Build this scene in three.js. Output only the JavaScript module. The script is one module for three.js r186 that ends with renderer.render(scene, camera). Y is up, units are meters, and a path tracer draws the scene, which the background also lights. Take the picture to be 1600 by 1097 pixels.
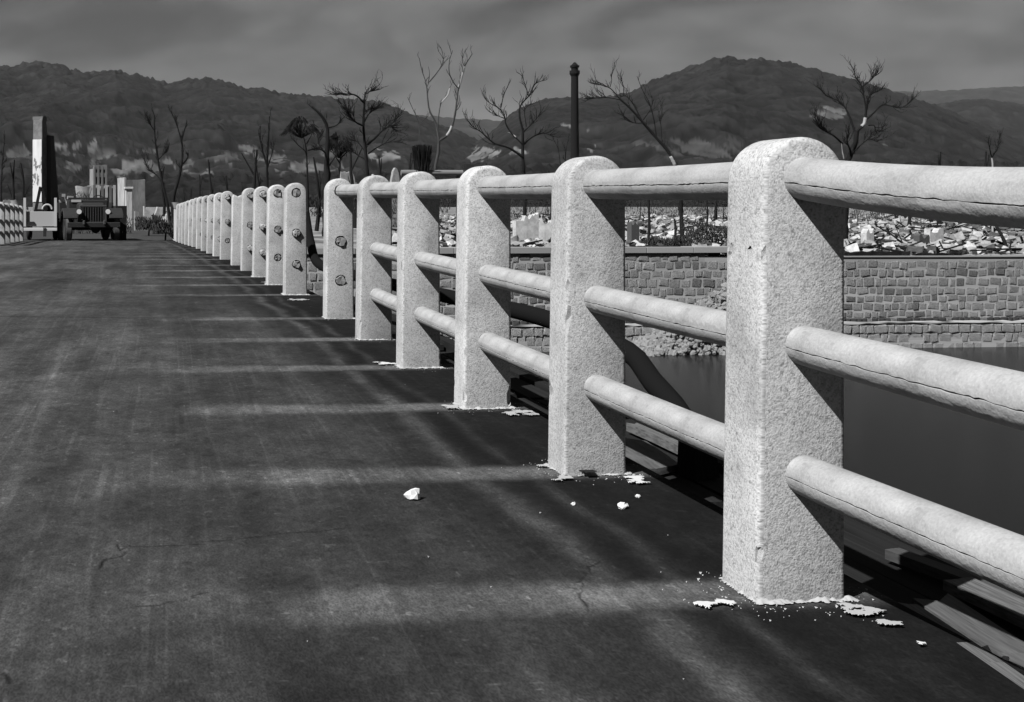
import * as THREE from 'three';
import { mergeGeometries, toCreasedNormals, mergeVertices } from 'three/addons/utils/BufferGeometryUtils.js';
import { RoundedBoxGeometry } from 'three/addons/geometries/RoundedBoxGeometry.js';
import { Brush, Evaluator, SUBTRACTION } from 'three-bvh-csg';

// ───────────────────────── camera, sky, sun, exposure ─────────────────────────
const W = 1600, H = 1097, F = 1950, YAW = THREE.MathUtils.degToRad(5), CX = 392.6, CY = 318, EYE = 1.0;
const scene = new THREE.Scene();
const camera = new THREE.PerspectiveCamera(2 * Math.atan(H / 2 / F) * 180 / Math.PI, W / H, 0.05, 20000);
camera.position.set(0, EYE, 0);
camera.rotation.set(0, -YAW, 0);
camera.setViewOffset(W, H, W / 2 - CX, H / 2 - CY, W, H);     // rising and sideways shift of a view camera
camera.updateProjectionMatrix();

const renderer = new THREE.WebGLRenderer({ antialias: true });
renderer.setSize(1024, 702);
renderer.toneMapping = THREE.LinearToneMapping;
renderer.toneMappingExposure = 2.3;
const K = 0.61;                                  // all base colours below are scaled alike, with the exposure set for them
renderer.shadowMap.enabled = true;

// seeded noise
function rng(seed) { let s = seed >>> 0; return () => { s = (s + 0x6D2B79F5) | 0; let t = Math.imul(s ^ (s >>> 15), 1 | s); t = (t + Math.imul(t ^ (t >>> 7), 61 | t)) ^ t; return ((t ^ (t >>> 14)) >>> 0) / 4294967296; }; }
function h2(x, y, s) { let n = Math.imul(x, 374761393) + Math.imul(y, 668265263) + Math.imul(s, 1274126177); n = Math.imul(n ^ (n >>> 13), 1274126177); return ((n ^ (n >>> 16)) >>> 0) / 4294967296; }
function noise(x, y, s = 0) {
  const xi = Math.floor(x), yi = Math.floor(y); let fx = x - xi, fy = y - yi;
  fx = fx * fx * (3 - 2 * fx); fy = fy * fy * (3 - 2 * fy);
  const a = h2(xi, yi, s), b = h2(xi + 1, yi, s), c = h2(xi, yi + 1, s), d = h2(xi + 1, yi + 1, s);
  return a + (b - a) * fx + (c - a) * fy + (a - b - c + d) * fx * fy;
}
function fbm(x, y, o = 4, s = 0) { let v = 0, a = 0.5, n = 0; for (let i = 0; i < o; i++) { v += a * noise(x, y, s + i * 17); n += a; x *= 2.03; y *= 2.03; a *= 0.5; } return v / n; }
const sstep = (a, b, x) => { const t = Math.min(1, Math.max(0, (x - a) / (b - a))); return t * t * (3 - 2 * t); };
const lerp = (a, b, t) => a + (b - a) * t;
const toS = (l) => { l = Math.min(1, Math.max(0, l)); return Math.round(255 * (l <= 0.0031308 ? 12.92 * l : 1.055 * Math.pow(l, 1 / 2.4) - 0.055)); };

// the sky: an even grey haze with soft torn cloud, the same all round
{
  const w = 2048, h = 1024, d = new Float32Array(w * h * 4);
  for (let j = 0; j < h; j++) for (let i = 0; i < w; i++) {
    const el = (j / h - 0.5) * Math.PI, az = i / w * Math.PI * 2;
    const dy = Math.sin(el), cx = Math.cos(el) * Math.cos(az), cz = Math.cos(el) * Math.sin(az);
    const k = 1 / (0.16 + Math.max(0, dy));
    const px = cx * k * 2.3, pz = cz * k * 2.3;
    const wx = fbm(px * 0.7 + 9, pz * 0.7, 3, 5) * 2.2, wz = fbm(px * 0.7, pz * 0.7 + 31, 3, 8) * 2.2;
    const c = fbm(cx * 7 + dy * 9 + wx * 0.8, cz * 7 - dy * 15 + wz * 0.8, 6, 40), c2 = fbm(px * 0.45 + 3 + wz * 0.5, pz * 0.45, 4, 70);
    const c3 = fbm(cx * 26 + dy * 30 + wx, cz * 26 - dy * 44 + wz, 5, 90);
    let v = 0.049 + 0.030 * (sstep(0.3, 0.7, c) - 0.5) + 0.02 * (c2 - 0.5) + 0.042 * (c3 - 0.5);
    v = Math.max(0.025, v);
    const o = (j * w + i) * 4; d[o] = d[o + 1] = d[o + 2] = v; d[o + 3] = 1;
  }
  const t = new THREE.DataTexture(d, w, h, THREE.RGBAFormat, THREE.FloatType);
  t.mapping = THREE.EquirectangularReflectionMapping; t.magFilter = THREE.LinearFilter; t.minFilter = THREE.LinearFilter; t.needsUpdate = true;
  scene.background = t; scene.environment = t;
}
const sun = new THREE.DirectionalLight(0xffffff, 5);
sun.position.set(-60, 74, 40); sun.target.position.set(0, 0, -15);
sun.position.add(sun.target.position);
sun.castShadow = true; sun.shadow.mapSize.set(4096, 4096);
Object.assign(sun.shadow.camera, { left: -60, right: 60, top: 60, bottom: -60, near: 1, far: 400 });
scene.add(sun, sun.target);

// a point on the pixel's line of sight at a distance measured along the lens axis
const UP = new THREE.Vector3(0, 1, 0);
const P = (u, v, d) => new THREE.Vector3((u - CX) / F * d, (CY - v) / F * d, -d).applyAxisAngle(UP, -YAW).add(new THREE.Vector3(0, EYE, 0));
const zAt = (d, X) => -(d - X * Math.sin(YAW)) / Math.cos(YAW);
const onZ = (u, v, z) => { const a = P(u, v, 1), k = z / a.z; return new THREE.Vector3(a.x * k, EYE + (a.y - EYE) * k, z); };
const onLevel = (u, v, y) => P(u, v, F * (EYE - y) / (v - CY));

// ───────────────────────── helpers ─────────────────────────
const taken = {};
function numbered(n) { const k = taken[n] = (taken[n] ?? -1) + 1; return k ? n + '_' + String(k).padStart(3, '0') : n; }
function tag(o, label, category, group, kind) { if (label) o.userData.label = label; if (category) o.userData.category = category; if (group) o.userData.group = group; if (kind) o.userData.kind = kind; return o; }
function shade(o) { o.castShadow = true; o.receiveShadow = true; return o; }
function mesh(name, geo, m, parent) { const o = shade(new THREE.Mesh(geo, m)); o.name = parent ? name : numbered(name); (parent || scene).add(o); return o; }
function thing(name, label, category, pos, turn = 0, group) { const g = new THREE.Group(); g.name = numbered(name); if (pos) g.position.copy(pos); g.rotation.y = turn; scene.add(g); return tag(g, label, category, group); }
function structure(o) { o.userData.kind = 'structure'; return o; }
const merge = (a) => mergeGeometries(a.map((g) => { g = g.index ? g.toNonIndexed() : g; for (const k of Object.keys(g.attributes)) if (!['position', 'normal', 'uv', 'color'].includes(k)) g.deleteAttribute(k); return g; }), false);
function box(w, h, d, x = 0, y = 0, z = 0, ry = 0, rz = 0, rx = 0, bev = 0) {
  const g = bev ? new RoundedBoxGeometry(w, h, d, 1, bev) : new THREE.BoxGeometry(w, h, d);
  g.applyMatrix4(new THREE.Matrix4().makeRotationFromEuler(new THREE.Euler(rx, ry, rz, 'YXZ'))); g.translate(x, y, z); return g;
}
function cyl(r0, r1, len, x, y, z, axis = 'y', seg = 16) { const g = new THREE.CylinderGeometry(r1, r0, len, seg); if (axis === 'z') g.rotateX(Math.PI / 2); if (axis === 'x') g.rotateZ(Math.PI / 2); g.translate(x, y, z); return g; }
const rgb = (a) => new THREE.Color().setRGB(a * K, a * K, a * K);
const grey = (a, rough = 0.9, extra = {}) => new THREE.MeshPhysicalMaterial({ color: rgb(a), roughness: rough, specularIntensity: rough > 0.8 ? 0.35 : 1, ...extra });
function tex(w, h, fn, srgb = true, repeat) {
  const d = new Uint8Array(w * h * 4);
  for (let j = 0; j < h; j++) for (let i = 0; i < w; i++) { const v = fn(i, j), o = (j * w + i) * 4; d[o] = d[o + 1] = d[o + 2] = srgb ? toS(v * K) : Math.max(0, Math.min(255, Math.round(v * 255))); d[o + 3] = 255; }
  const t = new THREE.DataTexture(d, w, h); t.magFilter = THREE.LinearFilter; t.minFilter = THREE.LinearMipmapLinearFilter; t.generateMipmaps = true;
  if (srgb) t.colorSpace = THREE.SRGBColorSpace;
  if (repeat) { t.wrapS = t.wrapT = THREE.RepeatWrapping; t.repeat.set(...repeat); }
  t.needsUpdate = true; return t;
}
// noise that wraps at n cells
function wnoise(x, y, n, s) {
  const xi = Math.floor(x), yi = Math.floor(y); let fx = x - xi, fy = y - yi; fx = fx * fx * (3 - 2 * fx); fy = fy * fy * (3 - 2 * fy);
  const m = (a) => ((a % n) + n) % n; const x0 = m(xi), x1 = m(xi + 1), y0 = m(yi), y1 = m(yi + 1);
  const a = h2(x0, y0, s), b = h2(x1, y0, s), c = h2(x0, y1, s), d = h2(x1, y1, s);
  return a + (b - a) * fx + (c - a) * fy + (a - b - c + d) * fx * fy;
}
function jitter(g, amt, seed, freq = 3) {          // moves equal corners alike
  const p = g.attributes.position, R = (x, y, z, k) => h2(Math.round(x * 4000), Math.round(y * 4000) + Math.round(z * 4000) * 7919, seed + k) - 0.5;
  for (let i = 0; i < p.count; i++) { const x = p.getX(i), y = p.getY(i), z = p.getZ(i); p.setXYZ(i, x + R(x, y, z, 1) * amt, y + R(x, y, z, 2) * amt, z + R(x, y, z, 3) * amt); }
  g.computeVertexNormals(); return g;
}
// tapered tube along points
function tube(pts, r0, r1, seg = 6, sub = 3, rough = 0) {
  const curve = pts.length > 2 ? new THREE.CatmullRomCurve3(pts) : new THREE.LineCurve3(pts[0], pts[1]);
  const n = Math.max(1, (pts.length - 1) * sub), pos = [], idx = [], uv = [];
  const fr = curve.computeFrenetFrames ? curve.computeFrenetFrames(n, false) : null;
  for (let i = 0; i <= n; i++) {
    const t = i / n, c = curve.getPointAt(t), r = lerp(r0, r1, t);
    for (let k = 0; k < seg; k++) { const a = k / seg * Math.PI * 2, rr = r * (1 + rough * (h2(i, k, Math.round(c.x * 50)) - 0.5)); const v = fr.normals[i].clone().multiplyScalar(Math.cos(a) * rr).addScaledVector(fr.binormals[i], Math.sin(a) * rr); pos.push(c.x + v.x, c.y + v.y, c.z + v.z); uv.push(k / seg, t); }
  }
  for (let i = 0; i < n; i++) for (let k = 0; k < seg; k++) { const a = i * seg + k, b = i * seg + (k + 1) % seg; idx.push(a, b, a + seg, b, b + seg, a + seg); }
  const c0 = pos.length / 3; let c = curve.getPointAt(0); pos.push(c.x, c.y, c.z); uv.push(0, 0); c = curve.getPointAt(1); pos.push(c.x, c.y, c.z); uv.push(0, 1);
  for (let k = 0; k < seg; k++) { idx.push(c0, (k + 1) % seg, k, c0 + 1, n * seg + k, n * seg + (k + 1) % seg); }
  const g = new THREE.BufferGeometry(); g.setAttribute('position', new THREE.Float32BufferAttribute(pos, 3)); g.setAttribute('uv', new THREE.Float32BufferAttribute(uv, 2)); g.setIndex(idx); g.computeVertexNormals(); return g;
}

// ───────────────────────── the bridge deck ─────────────────────────
const prof = [[-8, -0.04], [0, 0], [3, 0.015], [6, 0.03], [10, 0.055], [15, 0.068], [20, 0.066], [28, 0.0], [37, -0.14], [45, -0.3], [60, -0.42]];
function deckY(z) { const s = -z; for (let i = 1; i < prof.length; i++) if (s <= prof[i][0]) { const t = Math.max(0, (s - prof[i - 1][0]) / (prof[i][0] - prof[i - 1][0])); const e = lerp(t, t * t * (3 - 2 * t), 0.35); return lerp(prof[i - 1][1], prof[i][1], e); } return prof[prof.length - 1][1]; }
const bend = (z) => -z > 9.5 ? -(-z - 9.5) * 0.0175 : 0;       // the far spans turn one degree to the left
const PX = 1.628, PW = 0.216, PT = 0.193, PH = 1.15;
const DL = -3.62, DR = 1.86, ZEND = -42;
const ratios = [1, 1.455, 1.91, 2.362, 2.82, 3.31, 4.14, 4.63, 5.12, 5.62, 6.12, 6.8, 7.32, 7.86, 8.4, 8.94, 9.48, 10.02, 10.56, 11.1, 11.64, 12.2];
const postZ = ratios.map((r) => zAt(3.08 * r, PX));
const jointZ = (X) => lerp(-11.0, -10.0, (X - DL) / (DR - DL));

// one span of deck as a closed slab that follows the camber
function slab(xa, xb, za, zb, top, thick, nx, nz, uvf) {
  const pos = [], uv = [], idx = [];
  const pt = (i, j, side) => { const X = lerp(xa, xb, i / nx), a = typeof za === 'function' ? za(X) : za, b = typeof zb === 'function' ? zb(X) : zb, z = lerp(a, b, j / nz); return [X + bend(z), deckY(z) + top - (side ? thick : 0), z]; };
  for (let s = 0; s < 2; s++) for (let j = 0; j <= nz; j++) for (let i = 0; i <= nx; i++) { const p = pt(i, j, s); pos.push(...p); uv.push(...(uvf ? uvf(p[0] - bend(p[2]), p[2]) : [p[0], p[2]])); }
  const M = (nx + 1) * (nz + 1), id = (i, j, s) => s * M + j * (nx + 1) + i;
  for (let j = 0; j < nz; j++) for (let i = 0; i < nx; i++) { const a = id(i, j, 0), b = id(i + 1, j, 0), c = id(i + 1, j + 1, 0), d = id(i, j + 1, 0); idx.push(a, b, c, a, c, d); idx.push(a + M, c + M, b + M, a + M, d + M, c + M); }
  for (let j = 0; j < nz; j++) { idx.push(id(nx, j, 0), id(nx, j, 1), id(nx, j + 1, 1), id(nx, j, 0), id(nx, j + 1, 1), id(nx, j + 1, 0)); idx.push(id(0, j, 0), id(0, j + 1, 1), id(0, j, 1), id(0, j, 0), id(0, j + 1, 0), id(0, j + 1, 1)); }
  for (let i = 0; i < nx; i++) { idx.push(id(i, 0, 0), id(i, 0, 1), id(i + 1, 0, 1), id(i, 0, 0), id(i + 1, 0, 1), id(i + 1, 0, 0)); idx.push(id(i, nz, 0), id(i + 1, nz, 1), id(i, nz, 1), id(i, nz, 0), id(i + 1, nz, 0), id(i + 1, nz, 1)); }
  const g = new THREE.BufferGeometry(); g.setAttribute('position', new THREE.Float32BufferAttribute(pos, 3)); g.setAttribute('uv', new THREE.Float32BufferAttribute(uv, 2)); g.setIndex(idx);
  return toCreasedNormals(g, 0.6);
}
// asphalt: tar, dust tracks, cracks and the scorch print that the flash left between the parapet's shadows
const cracks = [   // [photo pixels ...] read off the road surface, darkness, half width in m
  [[[150, 880], [168, 866], [185, 862], [192, 855]], 0.9, 0.006], [[[186, 843], [193, 853], [205, 846], [250, 846], [320, 842], [400, 832], [480, 825], [545, 818]], 0.8, 0.0035],
  [[[205, 938], [240, 937], [262, 932], [285, 930], [305, 924], [325, 918]], 0.75, 0.006], [[[933, 868], [918, 880], [925, 888], [908, 903], [907, 925], [915, 945]], 0.85, 0.0035],
  [[[60, 705], [140, 694], [230, 690], [330, 684]], 0.5, 0.006], [[[0, 698], [60, 704]], 0.4, 0.006], [[[890, 908], [905, 911]], 0.7, 0.004], [[[330, 550], [420, 547], [520, 553], [600, 556]], 0.4, 0.008],
  [[[14, 1040], [18, 1055]], 0.7, 0.008],
];
const trails = [[[[160, 415], [158, 440], [130, 480], [105, 520], [85, 580], [70, 625], [55, 670], [45, 700], [20, 750], [0, 790]], 0.55, 0.03], [[[280, 430], [330, 520], [360, 620], [400, 760]], 0.18, 0.02],
  [[[330, 430], [440, 560], [560, 680], [640, 760]], 0.14, 0.015], [[[305, 600], [345, 700], [380, 830], [400, 960], [425, 1090]], 0.16, 0.03], [[[55, 760], [40, 900], [60, 1090]], 0.2, 0.05]];
function polyMask(list, x0, x1, z0, z1, w, h) {     // burns the polylines into a mask
  const m = new Float32Array(w * h), rd = rng(77);
  for (const [px, str, hw] of list) {
    const pts = px.map(([u, v]) => { const p = onLevel(u, v, 0.03); return [p.x - bend(p.z), p.z]; });
    for (let k = 1; k < pts.length; k++) {
      const [ax, az] = pts[k - 1], [bx, bz] = pts[k], L = Math.hypot(bx - ax, bz - az), n = Math.ceil(L / 0.0025);
      for (let q = 0; q <= n; q++) {
        const t = q / n, wob = (fbm(t * L * 9 + k * 3, str * 50, 4, 9) - 0.5) * 0.05, x = lerp(ax, bx, t) + wob * (bz - az) / L, z = lerp(az, bz, t) - wob * (bx - ax) / L;
        const ci = (x - x0) / (x1 - x0) * w, cj = (z - z0) / (z1 - z0) * h, ri = hw / (x1 - x0) * w, rj = hw / Math.abs(z1 - z0) * h, sv = str * (0.55 + 0.45 * noise(t * L * 30, k, 4));
        for (let j = Math.floor(cj - rj - 1); j <= cj + rj + 1; j++) for (let i = Math.floor(ci - ri - 1); i <= ci + ri + 1; i++) {
          if (i < 0 || j < 0 || i >= w || j >= h) continue; const e = Math.hypot((i + 0.5 - ci) / Math.max(ri, 0.8), (j + 0.5 - cj) / Math.max(rj, 0.8)); const v = sv * Math.max(0, 1 - e * e); if (v > m[j * w + i]) m[j * w + i] = v;
        }
      }
    }
  }
  return m;
}
function asphalt(X, z, fine) {
  let a = 0.041 * (0.6 + 0.8 * fbm(X * 1.1, z * 0.8, 4, 1));
  a *= 0.6 + 0.8 * fbm(X * 6, z * 0.55, 4, 12);                               // dragged along the traffic
  a *= 0.9 + 0.2 * noise(X * 30 + z * 2, z * 1.6, 21);
  a *= 0.7 + 0.6 * fbm(X * 9 + z * 1.5, z * 6, 5, 31);                        // blotches
  const mott = fbm(X * 2.4 + 5, z * 2.0, 4, 44); a *= 0.66 + 0.68 * mott;
  a *= 1 + 0.35 * sstep(0.4, -3, X);                                            // dustier, lighter crown of the road
  const sc = noise(X * 95 + z * 2.2, z * 1.1 + X, 57), sc2 = noise(X * 70 - z * 1.4, z * 0.9, 58); a *= 1 + 0.4 * Math.max(0, sc - 0.72) * 3 * fine + 0.3 * Math.max(0, sc2 - 0.75) * 3 * fine;   // tyre scuffs
  a *= 0.7 + 0.6 * fbm(X * 42, z * 34, 3, 51);                                // pitted wearing course
  a *= 0.86 + 0.28 * noise(X * 16, z * 11 + X * 3, 53);
  // scorch print: burnt tar left dark, paler where posts and rails screened it
  const wob = (fbm(X * 2.2, z * 2.2, 4, 60) - 0.5);
  const s = PX - PW / 2 - X + wob * 0.12;                                       // distance in from the parapet
  let burn = sstep(1.55, 0.75, s) * 0.3 + sstep(0.62, 0.25, s) * 0.55 ;
  let print = 0;
  print = Math.max(print, 0.55 * Math.exp(-Math.pow((s - 0.31) / 0.055, 2)) * (s > 0 ? 1 : 0), 0.25 * Math.exp(-Math.pow((s - 0.12) / 0.035, 2)), 0.2 * Math.exp(-Math.pow((s - 0.66) / 0.07, 2)));
  let post = 0;
  for (const pz of allPostZ) { const dz = (z - (pz - 0.085)) + wob * 0.05; if (Math.abs(dz) < 0.5) post = Math.max(post, Math.exp(-Math.pow(Math.abs(dz) / (0.115 + 0.02 * Math.min(1.5, s)), 4)) * sstep(1.75, 0.9, s + wob * 0.6)); }
  const mark = Math.max(print * (0.7 + 0.6 * noise(X * 5, z * 5, 71)), post);
  a *= 1 - Math.min(0.88, burn) * (1 - Math.min(1, mark));
  a *= 1 + 0.95 * mark * (0.8 + 0.4 * fbm(X * 12, z * 12, 3, 90));
  // grit
  const g = h2(Math.round(X * 350), Math.round(z * 350), 3); a *= fine * (g - 0.5) * 0.8 + 1;
  const sp = noise(X * 55, z * 55, 19); if (sp > 0.88) a *= 1 + (sp - 0.88) * 9 * fine;
  return a;
}
const p0Z = postZ[0] + 1.394;
const allPostZ = [p0Z, ...postZ, p0Z + 1.394];
const roadMat = [];
{
  const mk = (zA, zB, w, h, fine) => {
    const cm = polyMask(cracks, DL, DR, zA, zB, w, h), tm = polyMask(trails, DL, DR, zA, zB, w, h);
    const map = tex(w, h, (i, j) => { const X = lerp(DL, DR, (i + 0.5) / w), z = lerp(zA, zB, (j + 0.5) / h), k = j * w + i; return asphalt(X, z, fine) * (1 + 1.1 * tm[k] * noise(X * 20, z * 8, 5)) * (1 - cm[k] * 0.85); });
    map.anisotropy = 8;
    const bw = w / 2, bh = h / 2;
    const bump = tex(bw, bh, (i, j) => { const X = lerp(DL, DR, (i + 0.5) / bw), z = lerp(zA, zB, (j + 0.5) / bh); return 0.5 + 0.35 * (fbm(X * 30, z * 30, 3, 2) - 0.5) + 0.5 * (fbm(X * 2, z * 2, 3, 7) - 0.5) - 0.5 * cm[Math.min(h - 1, j * 2) * w + i * 2]; }, false);
    const m = new THREE.MeshPhysicalMaterial({ map, bumpMap: bump, bumpScale: 0.014, roughness: 0.95, specularIntensity: 0.15 });
    return { m, uvf: (X, z) => [(X - DL) / (DR - DL), (z - zA) / (zB - zA)] };
  };
  const n = mk(3, -11.2, 2048, 2048, 1), f = mk(-9.8, ZEND, 1024, 2048, 0.5);
  roadMat.push(n.m, f.m);
  structure(mesh('road', slab(DL, DR, 3, (X) => jointZ(X) + 0.018, 0, 0.03, 12, 40, n.uvf), n.m));
  structure(mesh('road', slab(DL, DR, (X) => jointZ(X) - 0.018, ZEND, 0, 0.03, 12, 90, f.uvf), f.m));
}
const concrete = grey(0.16, 0.92);
{
  const b = thing('bridge', 'dark concrete bridge deck carrying the asphalt road over the river', 'bridge');
  mesh('deck_slab', slab(DL, DR - 0.004, 3, (X) => jointZ(X) + 0.012, -0.034, 0.34, 6, 30), concrete, b);
  mesh('deck_slab', slab(DL, DR - 0.004, (X) => jointZ(X) - 0.012, ZEND, -0.034, 0.34, 6, 60), concrete, b);
  for (const x of [-3.3, -1.6, 0.1, 1.4]) mesh('girder', slab(x, x + 0.35, 3, -41.5, -0.38, 0.55, 1, 40), concrete, b);
  for (const z of [-10.5, -26]) mesh('pier', merge([box(5.2, 0.5, 0.9, -0.9 + bend(z), -1.22, z), box(4.8, 3.8, 0.7, -0.9 + bend(z), -3.4, z)]), concrete, b);
}

// ───────────────────────── granite parapet ─────────────────────────
function graniteMaps() {
  const n = 1024;
  const f = (i, j) => { const x = i / n, y = j / n; return { c: wnoise(x * 230, y * 230, 230, 3), d: wnoise(x * 410, y * 410, 410, 5), e: wnoise(x * 84, y * 84, 84, 8), l: wnoise(x * 13, y * 13, 13, 11), q: wnoise(x * 4, y * 4, 4, 14) }; };
  const map = tex(n, n, (i, j) => { const { c, d, e, l, q } = f(i, j); let a = 0.44 * (0.74 + 0.2 * l + 0.3 * q); const k = 0.42 * c + 0.36 * d + 0.22 * e; a *= 0.74 + 0.38 * sstep(0.26, 0.7, k); if (c < 0.12) a *= 0.62; if (l < 0.2) a *= 0.85 + l * 0.75; return a; }, true, [1, 1]);
  const bump = tex(n, n, (i, j) => { const { c, d, e, l } = f(i, j); return 0.3 * c + 0.3 * d + 0.2 * e + 0.2 * l; }, false, [1, 1]);
  return { map, bump };
}
const gm = graniteMaps();
const graniteMats = [0, 1, 2, 3, 4].map((k) => { const m = gm.map.clone(), b = gm.bump.clone(); m.offset.set(k * 0.37, k * 0.21); b.offset.copy(m.offset); m.needsUpdate = b.needsUpdate = true; const s = [1, 0.93, 1.04, 0.97, 0.9][k]; return new THREE.MeshStandardMaterial({ map: m, bumpMap: b, bumpScale: 0.0018, roughness: 0.88, color: new THREE.Color().setRGB(s, s, s) }); });
const railMat = (() => {
  const n = 512;
  const f = (i, j) => 0.5 * wnoise(i / n * 90, j / n * 90, 90, 21) + 0.3 * wnoise(i / n * 200, j / n * 200, 200, 23) + 0.2 * wnoise(i / n * 14, j / n * 14, 14, 25);
  const map = tex(n, n, (i, j) => { const v = f(i, j), st = wnoise(i / n * 9, j / n * 5, 9, 31) ; const q = wnoise(i / n * 26, j / n * 26, 26, 37); return 0.30 * (0.8 + 0.4 * v) * (0.8 + 0.4 * st) * (q < 0.22 ? 0.8 + q : 1); }, true, [1, 1]);
  const bump = tex(n, n, f, false, [1, 1]);
  return new THREE.MeshStandardMaterial({ map, bumpMap: bump, bumpScale: 0.0009, roughness: 0.9, vertexColors: true });
})();
const SPRINGS = [1.15 - PW / 2 + 0.005, 0.635, 0.315], RAILR = [0.053, 0.049, 0.049];
function postShape(cut = 0) {
  const s = new THREE.Shape(), r = PW / 2, by = PH - r;
  s.moveTo(-r - 0.014, -0.012); s.lineTo(r + 0.002, -0.012); s.lineTo(r, by - 0.004);
  if (cut) { s.lineTo(r, PH - cut - 0.02); s.lineTo(0.04, PH - cut + 0.015); s.lineTo(-0.02, PH - cut - 0.012); s.lineTo(-r + 0.02, PH - cut + 0.02); s.lineTo(-r, PH - cut - 0.03); }
  else for (let i = 1; i <= 26; i++) { const a = i / 26 * Math.PI; s.lineTo(Math.cos(a) * r, by + Math.sin(a) * r); }
  s.closePath(); return s;
}
function postGeo(cut = 0, seed = 1) {
  const b = 0.017;
  let g = new THREE.ExtrudeGeometry(postShape(cut), { depth: PT - 2 * b, bevelEnabled: true, bevelSize: b * 0.85, bevelThickness: b, bevelOffset: -b * 0.85, bevelSegments: 3, steps: 1 });
  g.translate(0, 0, b - PT); // front face at z = 0, back at -PT
  g = toCreasedNormals(g, 0.75);
  return g;
}
const geoPost = postGeo(), geoCut = postGeo(0.10);
const geoHoles = (() => {
  const ev = new Evaluator(); ev.attributes = ['position', 'normal', 'uv'];
  let a = new Brush(mergeVertices(geoPost.clone())); a.updateMatrixWorld();
  SPRINGS.forEach((y, i) => { const c = new THREE.CylinderGeometry(RAILR[i] + 0.003, RAILR[i] - 0.01, 0.09, 22); jitter(c, 0.007, 40 + i); c.rotateX(Math.PI / 2); const b = new Brush(c); b.position.set(0, y, -0.012); b.updateMatrixWorld(); a = ev.evaluate(a, b, SUBTRACTION); });
  return a.geometry;
})();
function chipped(seed, n) {                       // corners knocked off the nearest posts
  const ev = new Evaluator(); ev.attributes = ['position', 'normal', 'uv']; const rd = rng(seed);
  let a = new Brush(mergeVertices(geoPost.clone())); a.updateMatrixWorld();
  for (let i = 0; i < n; i++) {
    const r = 0.012 + rd() * rd() * 0.026, sx = rd() < 0.65 ? -1 : 1, y = rd() < 0.25 ? 0.02 + rd() * 0.08 : 0.08 + rd() * 0.92, c = jitter(new THREE.IcosahedronGeometry(r, 1), r * 0.5, seed + i); c.scale(1, 1.5 + rd(), 1);
    const b = new Brush(c); b.position.set(sx * (PW / 2 + r * 0.35) - (sx < 0 ? 0.014 * (1 - y / PH) : 0), y, rd() < 0.75 ? r * 0.35 : -PT * rd()); b.updateMatrixWorld(); a = ev.evaluate(a, b, SUBTRACTION);
  }
  return a.geometry;
}
const geoChip = [chipped(11, 9), chipped(23, 8), chipped(37, 7), chipped(51, 6)];
const brokenMat = grey(0.2, 0.95), ironMat = grey(0.035, 0.8);
function stubGeo(r, len, seed) {                 // snapped-off end of a concrete rail
  const g = new THREE.CylinderGeometry(r * 0.7, r * 0.96, len, 14, 3); g.rotateX(Math.PI / 2); jitter(g, 0.016, seed);
  return g;
}
const railRun = 'rails of the granite parapet', postRun = 'granite parapet posts';
const nth = ['nearest', 'second', 'third', 'fourth', 'fifth', 'sixth', 'seventh', 'eighth', 'ninth', 'tenth', 'eleventh', 'twelfth', 'thirteenth', 'fourteenth', 'fifteenth', 'sixteenth', 'seventeenth', 'eighteenth', 'nineteenth', 'twentieth', 'twenty-first', 'twenty-second'];
function granitePost(X, z, kind, label, k, stubs, group = postRun) {
  const rd = rng(500 + k * 13), t = thing('parapet_post', label, 'post', new THREE.Vector3(X + bend(z), deckY(z - PT / 2), z), z < -10 ? 0.0175 : 0, group);
  const m = graniteMats[k % 5]; t.rotation.z = (rd() - 0.5) * 0.008; t.rotation.y += (rd() - 0.5) * 0.03;
  mesh('shaft', kind === 'whole' ? (group === postRun && k < 6 ? geoChip[k % 4] : geoPost) : kind === 'cut' ? geoCut : geoHoles, m, t);
  (stubs || []).forEach((len, i) => { if (len === null) return; const L = 0.05 + len; const s = mesh('rail_stub', stubGeo(RAILR[i], L, k * 7 + i), len > 0.03 ? railStubMat : brokenMat, t); s.position.set(0, SPRINGS[i], L / 2 - 0.052); s.rotation.z = rd() * 6; });
  return t;
}
const railStubMat = grey(0.3, 0.88);
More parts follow.
